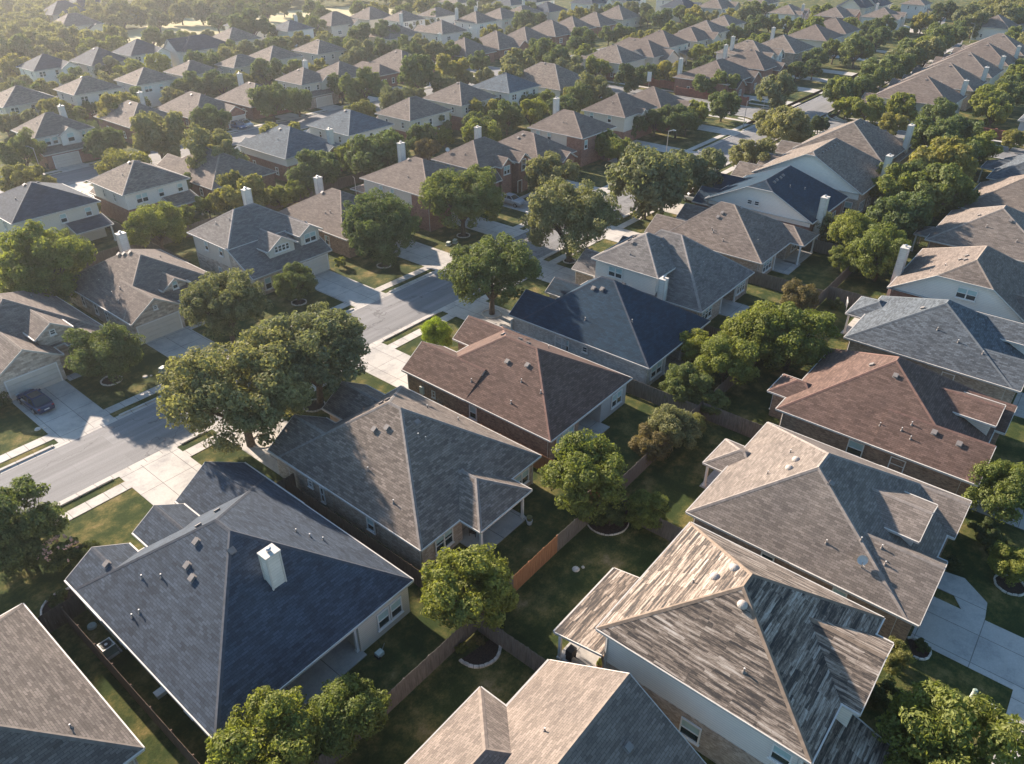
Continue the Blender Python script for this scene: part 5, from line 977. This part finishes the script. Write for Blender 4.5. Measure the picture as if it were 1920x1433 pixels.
# woodland masses beyond the field
def woodland(name, label, spots):
    m = MB(); base = LOW[0]; vs = [v.co.copy() for v in LOW[1].vertices]; import itertools
    rr = random.Random(8)
    for x, y, r in spots:
        a = rr.uniform(0, 6.28); ca, sa = math.cos(a), math.sin(a); sz = rr.uniform(.85, 1.2)
        src = vs
        for q in range(0, len(src) - 4, 8):
            i0 = len(m.v)
            for v in src[q:q + 4]:
                m.v.append((x + r * 1.0 * (v.x * ca - v.y * sa), y + r * (v.x * sa + v.y * ca), r * .95 + r * sz * v.z))
            m.f.append((i0, i0 + 1, i0 + 2, i0 + 3)); m.m.append(0); m.uv += [(0, 0)] * 4
    o = m.build(name, ['leaf_s']); tag(o, label, 'wood'); o['kind'] = 'stuff'
rr = random.Random(21); sp = []
for i in range(150):
    t = rr.random(); x = 150 + 175 * t; y = (338 if x < 200 else 338 - (x - 200) * .42) + rr.random() * 90 + 3; sp.append((x, y, rr.uniform(3.6, 5.4)))
for i in range(60): sp.append((rr.uniform(104, 150), rr.uniform(322, 410), rr.uniform(3.4, 5.2)))
for i in range(75): sp.append((rr.uniform(72, 120), rr.uniform(252, 400), rr.uniform(3.6, 5.4)))
for i in range(40): sp.append((rr.uniform(262, 330), rr.uniform(250, 320), rr.uniform(3.4, 4.8)))
for i in range(45): sp.append((rr.uniform(372, 430), rr.uniform(38, 72), rr.uniform(3.6, 5.2)))
for i in range(40): sp.append((rr.uniform(300, 372), rr.uniform(18, 40), rr.uniform(3.4, 4.8)))
woodland('woodland', 'soft grey-green wood fading behind the tan field', sp)
# ================================================================== SMALL THINGS
def ring(x, y, r, label, seg=(0, 360), w=.12, kind='edging_ring', rx=None):
    m = MB(); n = int(abs(seg[1] - seg[0]) / 360 * 2 * math.pi * r / .32); rr = random.Random(int(x * 9))
    for i in range(n):
        a = R(seg[0] + (seg[1] - seg[0]) * i / n); b = R(seg[0] + (seg[1] - seg[0]) * (i + .88) / n); j = rr.uniform(-.02, .02); h = .13 + rr.uniform(-.02, .02)
        q = [(x + (rx or r) / r * (r + s + j) * math.cos(t), y + (r + s + j) * math.sin(t)) for s, t in ((0, a), (w, a), (w, b), (0, b))]
        for k in range(4): e = (k + 1) % 4; m.poly([(q[k][0], q[k][1], 0), (q[e][0], q[e][1], 0), (q[e][0], q[e][1], h), (q[k][0], q[k][1], h)])
        m.poly([(p[0], p[1], h) for p in q])
    if seg[1] - seg[0] > 359 or kind == 'bed':
        m.poly([(x + (rx or r) / r * (r + .01) * math.cos(R(seg[0] + (seg[1] - seg[0]) * i / 24)), y + (r + .01) * math.sin(R(seg[0] + (seg[1] - seg[0]) * i / 24)), .022) for i in range(25)][: 24 if seg[1] - seg[0] > 359 else 25], 1)
    return tag(m.build('garden_edging', ['edging', 'mulch']), label, 'edging', 'stone edgings round trees and beds')
for x, y, r, lb in ((24, 73.9, .95, 'stone ring round the dense tree right of the parked dark car'), (28, 52.8, 1.1, 'stone ring round the trunk of the huge left oak'), (34.5, 53.8, 1.0, 'stone ring round the trunk of the right big oak'),
                    (60.5, 53, 1.1, 'pale ring round the open-crowned street tree'), (47.6, 73.6, .85, 'stone ring round the small tree before the dormers'), (62, 73.8, .9, 'ring round the round clipped tree'), (77, 72.8, .9, 'ring round the wide clipped tree'),
                    (79.4, 55, .8, 'mulch ring round the grey-green oak past the junction of driveways'), (52.3, -4.1, .95, 'stone ring on the lawn at the right edge')): ring(x, y, r, lb)
ring(7.6, 47.3, 1.5, 'curved stone edging of the lower left bed', (40, 250), kind='bed')
ring(39.3, 22.4, 1.7, 'thin curved edging of the fenced corner bed', (150, 300), .07, kind='bed')
ring(23.5, 22.3, 1.4, 'white stone edging of the triangular mulch bed', (170, 350), .2, kind='bed')
ring(42.1, -.4, .8, 'small ring by the brick garage corner', (180, 420), kind='bed')
ring(49.3, 15.8, .01, 'x') if 0 else None
CARP = [(-2.35, .28, .62, .66), (-2.25, .22, .78, .8), (-1.7, .2, .86, .88), (-1.1, .2, .92, .9), (.9, .2, .92, .9), (1.75, .2, .86, .88), (2.2, .22, .72, .8), (2.35, .3, .55, .62)]
def car(x, y, rz, paint, label, suv=False, pickup=False):
    root = empty('parked_car' if not pickup else 'pickup_truck', (x, y, 0), label, 'car' if not pickup else 'truck', 'cars parked on driveways', R(rz)); up = .14 if suv or pickup else 0
    m = MB(); P = CARP if not pickup else [(-2.7, .4, .9, .86), (-2.6, .35, .98, .92), (-1, .3, 1.0, .93), (.9, .3, 1.02, .93), (2.2, .3, .98, .9), (2.6, .35, .85, .85)]
    sec = []
    for px, zb, zt, hw in P:
        zb += up; zt += up
        sec.append([(px, -hw + .06, zb), (px, -hw, zb + .18), (px, -hw, zt - .16), (px, -hw + .12, zt), (px, hw - .12, zt), (px, hw, zt - .16), (px, hw, zb + .18), (px, hw - .06, zb)])
    for a, b in zip(sec, sec[1:]):
        for i in range(8): j = (i + 1) % 8; m.poly([a[i], a[j], b[j], b[i]][::-1])
    m.poly(sec[0]); m.poly(sec[-1][::-1]); m.build('body', [paint], root)
    zr = 1.46 + up * 1.3; zs = (.9 if not pickup else 1.0) + up
    cab = [(-1.95, -1.25 if not suv else -1.75, .35, 1.2)] if not pickup else [(-.9, -.75, .55, 1.3)]
    b0, t0, t1, b1 = cab[0]
    if suv: b0 = -2.2
    base = [(b0, -.8, zs), (b1, -.8, zs), (b1, .8, zs), (b0, .8, zs)]; top = [(t0, -.62, zr - .04), (t1, -.62, zr - .04), (t1, .62, zr - .04), (t0, .62, zr - .04)]
    g = MB()
    for i in range(4): j = (i + 1) % 4; g.poly([base[i], base[j], top[j], top[i]])
    g.build('windows', ['glass'], root)
    rf = MB(); rf.box(t0 - .02, -.64, zr - .05, t1 + .02, .64, zr, 0)
    for i in range(4):
        a, b = Vector(base[i]), Vector(top[i]); rf.tube(tuple(a), tuple(b), .05, .045, 6)
    mid = (t0 + t1) / 2
    for s in (-1, 1): rf.tube((mid, s * .81, zs), (mid, s * .64, zr - .02), .05, .05, 6)
    rf.build('roof', [paint], root)
    if not pickup and not suv: sr = MB(); sr.box(t0 + .2, -.5, zr + .002, t1 - .25, .5, zr + .012); sr.build('sunroof', ['glass'], root)
    wb = 1.42 if not pickup else 1.75
    for sx in (-1, 1):
        for sy in (-1, 1):
            w = MB(); w.tube((sx * wb, sy * .93, .34), (sx * wb, sy * .7, .34), .34, .34, 18); wo = w.build('wheel', ['rubber'], root)
            q = MB(); q.tube((sx * wb, sy * .945, .34), (sx * wb, sy * .92, .34), .22, .22, 12); q.build('rim', ['alloy'], wo)
    e = P[-1][0]
    for s in (-1, 1):
        q = MB(); q.box(e - .12, s * .62 - .17, .62 + up, e + .01, s * .62 + .17, .75 + up); q.build('headlight', ['lampwhite'], root)
        q = MB(); q.box(P[0][0] - .01, s * .66 - .1, .68 + up, P[0][0] + .1, s * .66 + .1, .76 + up); q.build('tail_light', ['lampred'], root)
        q = MB(); q.box(.75, s * .95 - .1, .92 + up, .95, s * .95 + .1, 1.06 + up); q.build('wing_mirror', [paint], root)
    q = MB(); q.box(P[0][0] - .02, -.24, .45 + up, P[0][0] - .005, .24, .57 + up); q.build('number_plate', ['lampwhite'], root)
car(17.1, 75.2, 93, 'paint_dark', 'black car with a glass roof, parked nose-in on the concrete driveway at left')
car(92.2, 76.3, -90, 'paint_silver', 'silver pickup truck parked in front of the house with twin gables', pickup=True)
car(63.2, -1.9, 90, 'paint_white', 'white van-like car half seen beside the trees at the right edge', suv=True)
car(91.9, 153.9, -90, 'paint_blue', 'dark blue car on the driveway of the red brick garage, far left')
car(93.9, 154.4, -90, 'paint_silver', 'silver car beside the dark blue one, far left driveway')
car(112.6, 53.2, 90, 'paint_white', 'white car beside the street, left of the navy roof with the white gable', suv=True)
car(86.2, 70.6, 0, 'paint_gray', 'grey car parked by the kerb near the wide clipped tree') if 0 else None
def lamp(x, y, h, rz, label):
    root = empty('street_lamp', (x, y, 0), label, 'street lamp', 'street lamps', R(rz))
    m = MB(); m.tube((0, 0, 0), (0, 0, .5), .16, .12, 10); m.tube((0, 0, .5), (0, 0, h), .08, .05, 10); m.build('pole', ['metal'], root)
    m = MB(); m.tube((0, 0, h - .1), (.9, 0, h + .25), .045, .04, 8); m.build('arm', ['metal'], root)
    m = MB(); m.box(.85, -.14, h + .19, 1.5, .14, h + .32); m.tube((1.2, 0, h + .12), (1.2, 0, h + .19), .12, .14, 10); m.build('lamp_head', ['metal'], root)
lamp(116.9, 69.5, 4.2, -90, 'thin lamp beside the lawn right of the brick two-storey house'); lamp(130.4, 68.9, 5.6, -90, 'pale straight lamp post beside the far pavement')
lamp(163.6, 68.2, 5.6, -45, 'lamp post at the junction, in front of the small round tree'); lamp(49.6, 151.9, 5, 120, 'curved lamp beside the far-left driveway'); lamp(326, 57.5, 6, 90, 'distant lamp at the end of the main street')
def sign(x, y, h, label, w=.75, hh=1.0):
    root = empty('road_sign', (x, y, 0), label, 'road sign', 'road signs')
    m = MB(); m.tube((0, 0, 0), (0, 0, h), .04, .04, 8); m.build('post', ['metal'], root)
    m = MB(); m.box(-.02, -w / 2, h - hh, .02, w / 2, h); q = m.build('sign_board', ['trim'], root); q.rotation_euler = (0, 0, R(30)); q.location = (-.06, 0, 0)
sign(180.4 + 3.5, 104.5, 4.6, 'tall white sign board on a post beside the cross street', 1.1, 2.4); sign(181.6, 71.5, 3.2, 'pale sign board on a post at the junction lawn', 1.3, .6)
sign(183.5, 70.2, 3.4, 'thin sign post nearest the kerb at the junction', .5, .7)
def boxy(name, x, y, parts, label, cat, group=None, rz=0):
    root = empty(name, (x, y, 0), label, cat, group, R(rz))
    for pn, mat, bs in parts:
        m = MB()
        for b in bs:
            if len(b) == 6: m.box(*b)
            else: m.tube(b[0:3], b[3:6], b[6], b[7], 14)
        m.build(pn, [mat], root)
    return root
boxy('ac_unit', 7.65, 41.0, [('housing', 'box_green', [(-.42, -.42, .1, .42, .42, .8)]), ('fan_grille', 'dark', [(0, 0, .801, 0, 0, .83, .34, .34)]), ('fan_hub', 'trim', [(0, 0, .831, 0, 0, .86, .1, .1)]), ('fan_rim', 'trim', [(-.42, -.42, .801, .42, -.36, .84), (-.42, .36, .801, .42, .42, .84), (-.42, -.359, .801, -.36, .359, .84), (.36, -.359, .801, .42, .359, .84)]), ('pad', 'concrete', [(-.65, -.6, 0, .6, .6, .1)])],
     'air conditioner with a round fan beside the lower left fence', 'air conditioner')
boxy('utility_cover', 7.9, 44.0, [('lid', 'box_pale', [(0, 0, 0, 0, 0, .16, .32, .28)]), ('knob', 'metal', [(0, 0, .16, 0, 0, .22, .06, .05)])], 'round pale cover in the lane above the air conditioner', 'utility box')
boxy('storage_bin', 8.2, 35.4, [('tub', 'box_pale', [(-.3, -.22, 0, .3, .22, .3)]), ('lid', 'trim', [(-.33, -.25, .301, .33, .25, .35)])], 'pale plastic box in the lane along the nearest house wall', 'box')
for x, y, lb in ((28.4, 71.5, 'pale utility box on the lawn left of the big oaks'), (72.9, 72.0, 'green utility box with a pale top beside the clipped trees'), (74.2, 71.9, 'grey meter cabinet right of the green utility box'), (40.0, -5.3, 'green and white box on the bottom right lawn')):
    boxy('utility_box', x, y, [('cabinet', 'box_green', [(-.3, -.22, 0, .3, .22, .42)]), ('lid', 'box_pale', [(-.33, -.25, .421, .33, .25, .5)]), ('pad', 'concrete', [(-.42, -.33, 0, .42, .33, .05)])], lb, 'utility box', 'utility boxes on the lawns', 20)
boxy('utility_post', 40.4, -4.1, [('pedestal', 'box_pale', [(0, 0, 0, 0, 0, .75, .14, .13)]), ('cap', 'box_green', [(0, 0, .75, 0, 0, .86, .16, .09)])], 'pale rounded pedestal beside the bottom right utility box', 'utility box')
boxy('mailbox', 88.4, 69.7, [('post', 'trim', [(-.06, -.06, 0, .06, .06, 1.0)]), ('letter_box', 'trim', [(-.12, -.26, 1.0, .12, .26, 1.24)])], 'white mailbox on a post beside the pickup driveway', 'mailbox')
boxy('wheelie_bin', 52.2, 155.2, [('bin', 'dark', [(-.32, -.36, .08, .32, .36, .98)]), ('lid', 'rubber', [(-.35, -.4, .981, .35, .4, 1.06)]), ('wheel', 'rubber', [(-.3, .38, .14, .3, .38, .14, .13, .13)])], 'dark wheelie bin left of the far-left garage door', 'bin')
boxy('grill', 26.75, 17.0, [('bowl', 'dark', [(-.3, -.25, .5, .3, .25, .82)]), ('lid', 'dark', [(-.29, -.24, .821, .29, .24, 1.05)]), ('cart', 'rubber', [(-.28, -.22, 0, -.22, .22, .5), (.22, -.22, 0, .28, .22, .5)])], 'black grill under the weathered porch roof', 'grill')
boxy('potted_plant', 27.4, 15.2, [('pot', 'pot', [(0, 0, 0, 0, 0, .35, .16, .22)]), ('leaves', 'leaf_g', [(0, 0, .35, .1, .05, .8, .22, .05), (0, 0, .35, -.15, .1, .7, .15, .03)])], 'small potted plant by the wall of the weathered house porch', 'plant')
boxy('firewood_stack', 28.2, 15.1, [('log_pile', 'fence_cedar', [(-.35 + .14 * i, -.2, .06 + .13 * j, -.35 + .14 * i, .2, .06 + .13 * j, .065, .065) for i in range(5) for j in range(4)]), ('rack', 'dark', [(-.45, -.22, 0, -.42, .22, .75), (.42, -.22, 0, .45, .22, .75)])], 'stack of split firewood at the back of the weathered house porch', 'firewood')
boxy('plant_pot', 35.0, 27.0, [('pot', 'trim', [(0, 0, 0, 0, 0, .4, .2, .26)]), ('plant', 'leaf_s', [(0, 0, .4, 0, 0, .75, .2, .25)])], 'white pot outside the patio of the grey roofed house', 'plant')
boxy('watering_cart', 18.9, 26.9, [('tub', 'box_pale', [(-.25, -.2, .1, .25, .2, .42)]), ('handle', 'metal', [(.25, 0, .4, .5, 0, .8, .025, .025)]), ('wheel', 'rubber', [(-.2, -.24, .12, -.2, .24, .12, .11, .11)])], 'pale blue cart on the lawn by the nearest rear windows', 'cart')
boxy('white_frame', 89.3, 20.4, [('frame', 'trim', [(-.9, -.03, 0, -.84, .03, 1.2), (.84, -.03, 0, .9, .03, 1.2), (-.839, -.03, 1.14, .839, .03, 1.2), (-.839, -.03, .4, .839, .03, .46)]), ('slats', 'trim', [(-.8 + .2 * i, -.02, .461, -.76 + .2 * i, .02, 1.139) for i in range(9)])], 'white slatted frame leaning by the fence below the tall trees', 'garden frame', None, 20)
for x, y, rz, lb in ((31.2, 29.6, 20, 'dark patio chair at the left of the grey roofed patio'), (34.3, 30.6, 200, 'dark patio chair at the right of the grey roofed patio')):
    boxy('patio_chair', x, y, [('seat', 'dark', [(-.28, -.28, .4, .28, .28, .46)]), ('backrest', 'dark', [(-.28, .23, .461, .28, .28, 1.0)])] + [('leg', 'dark', [(a * .25 - .02, b * .25 - .02, .09, a * .25 + .02, b * .25 + .02, .4)]) for a in (-1, 1) for b in (-1, 1)], lb, 'chair', 'patio chairs', rz)
boxy('gas_meter', 41.85, 43.6, [('meter', 'metal', [(-.14, -.16, .6, .1, .16, 1.0)]), ('pipe', 'metal', [(0, .22, 0, 0, .22, 1.3, .03, .03)])], 'round gas meter on the brown brick wall', 'meter')
boxy('electric_meter', 41.85, 46.0, [('cabinet', 'box_pale', [(-.1, -.25, 1.0, .12, .25, 1.8)]), ('conduit', 'metal', [(0, 0, .1, 0, 0, 1.0, .03, .03)])], 'pale meter cabinet at the front end of the brown brick wall', 'meter')
def dish(x, y, z, label, rz):
    root = empty('satellite_dish', (x, y, z), label, 'satellite dish', 'satellite dishes on roofs', R(rz))
    m = MB(); m.tube((0, 0, -.15), (0, 0, .5), .03, .03, 8); m.build('mast', ['metal'], root)
    m = MB(); n = 16
    for k in range(n):
        a, b = 2 * math.pi * k / n, 2 * math.pi * (k + 1) / n
        for r0, r1 in ((.001, .2), (.2, .36)):
            m.poly([(.3 * r0 * r0 * 3, r0 * math.cos(a), .55 + r0 * math.sin(a)), (.3 * r1 * r1 * 3, r1 * math.cos(a), .55 + r1 * math.sin(a)), (.3 * r1 * r1 * 3, r1 * math.cos(b), .55 + r1 * math.sin(b)), (.3 * r0 * r0 * 3, r0 * math.cos(b), .55 + r0 * math.sin(b))])
    q = m.build('reflector', ['pvc'], root); q.rotation_euler = (0, R(-25), 0)
    m = MB(); m.tube((0, 0, .3), (.5, 0, .55), .02, .02, 6); m.build('feed_arm', ['metal'], root)
def hz(key):
    for h in HOUSES:
        if key in h.short: return h
a = hz('ash grey roof right'); dish(42.6, 4.4, a.z(42.6, 4.4), 'round dish low on the ash grey left slope', 210)
a = hz('twin brick front'); dish(90.6, 88.6, a.z(90.6, 88.6), 'white dish above the brown-roofed house beside the reddish bush', 220)
for x, y, lb in ((15.4, 70.9, 'small pale disc in the lawn left of the parked dark car driveway'), (33.4, 21.3, 'pale stone scatter on the lawn below the cedar fence'), (118.5, 71.2, 'pale rounded rock on the lawn by the thin lamp'), (26.6, 71.9, 'small pale slab beside the lawn utility box')):
    m = MB(); m.tube((x, y, 0), (x, y, .1), .3, .24, 9); m.tube((x + .5, y - .3, 0), (x + .5, y - .3, .08), .14, .1, 7); tag(m.build('garden_stone', ['edging']), lb, 'stone')

# ================================================================== AIR, LIGHT, CAMERA
bx = MB(); bx.box(-290, -290, -1, 930, 930, 60); hz_ = bx.build('haze', []); hz_['kind'] = 'stuff'
m = bpy.data.materials.new('air'); m.use_nodes = True; nt = m.node_tree; nt.nodes.clear(); out = nt.nodes.new('ShaderNodeOutputMaterial'); v = nt.nodes.new('ShaderNodeVolumePrincipled')
v.inputs['Color'].default_value = (.93, .95, 1, 1); v.inputs['Density'].default_value = .00022; v.inputs['Anisotropy'].default_value = .55; nt.links.new(v.outputs[0], out.inputs['Volume']); hz_.data.materials.append(m)
SUN_EL, SUN_AZ = 23.5, 84.0      # degrees above the horizon; degrees from +X towards +Y
w = bpy.data.worlds.new('World'); S.world = w; w.use_nodes = True; nt = w.node_tree; nt.nodes.clear()
o = nt.nodes.new('ShaderNodeOutputWorld'); bg = nt.nodes.new('ShaderNodeBackground'); sk = nt.nodes.new('ShaderNodeTexSky'); sk.sky_type = 'NISHITA'; sk.sun_disc = False
sk.sun_elevation = R(SUN_EL); sk.sun_rotation = R(90 - SUN_AZ); sk.air_density = 1; sk.dust_density = .8; sk.ozone_density = 3
bg.inputs['Strength'].default_value = .075; tint = nt.nodes.new('ShaderNodeMix'); tint.data_type = 'RGBA'; tint.blend_type = 'MULTIPLY'; tint.inputs[0].default_value = 1; tint.inputs[7].default_value = (.9, 1.02, .99, 1); nt.links.new(sk.outputs[0], tint.inputs[6]); nt.links.new(tint.outputs[2], bg.inputs[0]); nt.links.new(bg.outputs[0], o.inputs[0])
sl = bpy.data.lights.new('sun', 'SUN'); sl.energy = 4.7; sl.angle = R(1.0); sl.color = (1, .83, .67); so = bpy.data.objects.new('sun', sl); COL.objects.link(so)
sd = Vector((math.cos(R(SUN_AZ)) * math.cos(R(SUN_EL)), math.sin(R(SUN_AZ)) * math.cos(R(SUN_EL)), math.sin(R(SUN_EL)))); so.rotation_euler = sd.to_track_quat('Z', 'Y').to_euler(); so.location = sd * 200
cd = bpy.data.cameras.new('camera'); cam = bpy.data.objects.new('camera', cd); COL.objects.link(cam); S.camera = cam
cam.matrix_world = Matrix(((RTV.x, -DNV.x, -FWV.x, CAMP.x), (RTV.y, -DNV.y, -FWV.y, CAMP.y), (RTV.z, -DNV.z, -FWV.z, CAMP.z), (0, 0, 0, 1)))
cd.sensor_fit = 'HORIZONTAL'; cd.sensor_width = 36; cd.lens = 36 * FPX / 1920; cd.clip_end = 3000; cd.clip_start = .5
S.view_settings.view_transform = 'Standard'; S.view_settings.look = 'None'; S.view_settings.gamma = 1; S.view_settings.exposure = 1.65
S.cycles.max_bounces = 6; S.cycles.diffuse_bounces = 3; S.cycles.transmission_bounces = 4; S.cycles.volume_bounces = 0; S.cycles.use_denoising = True
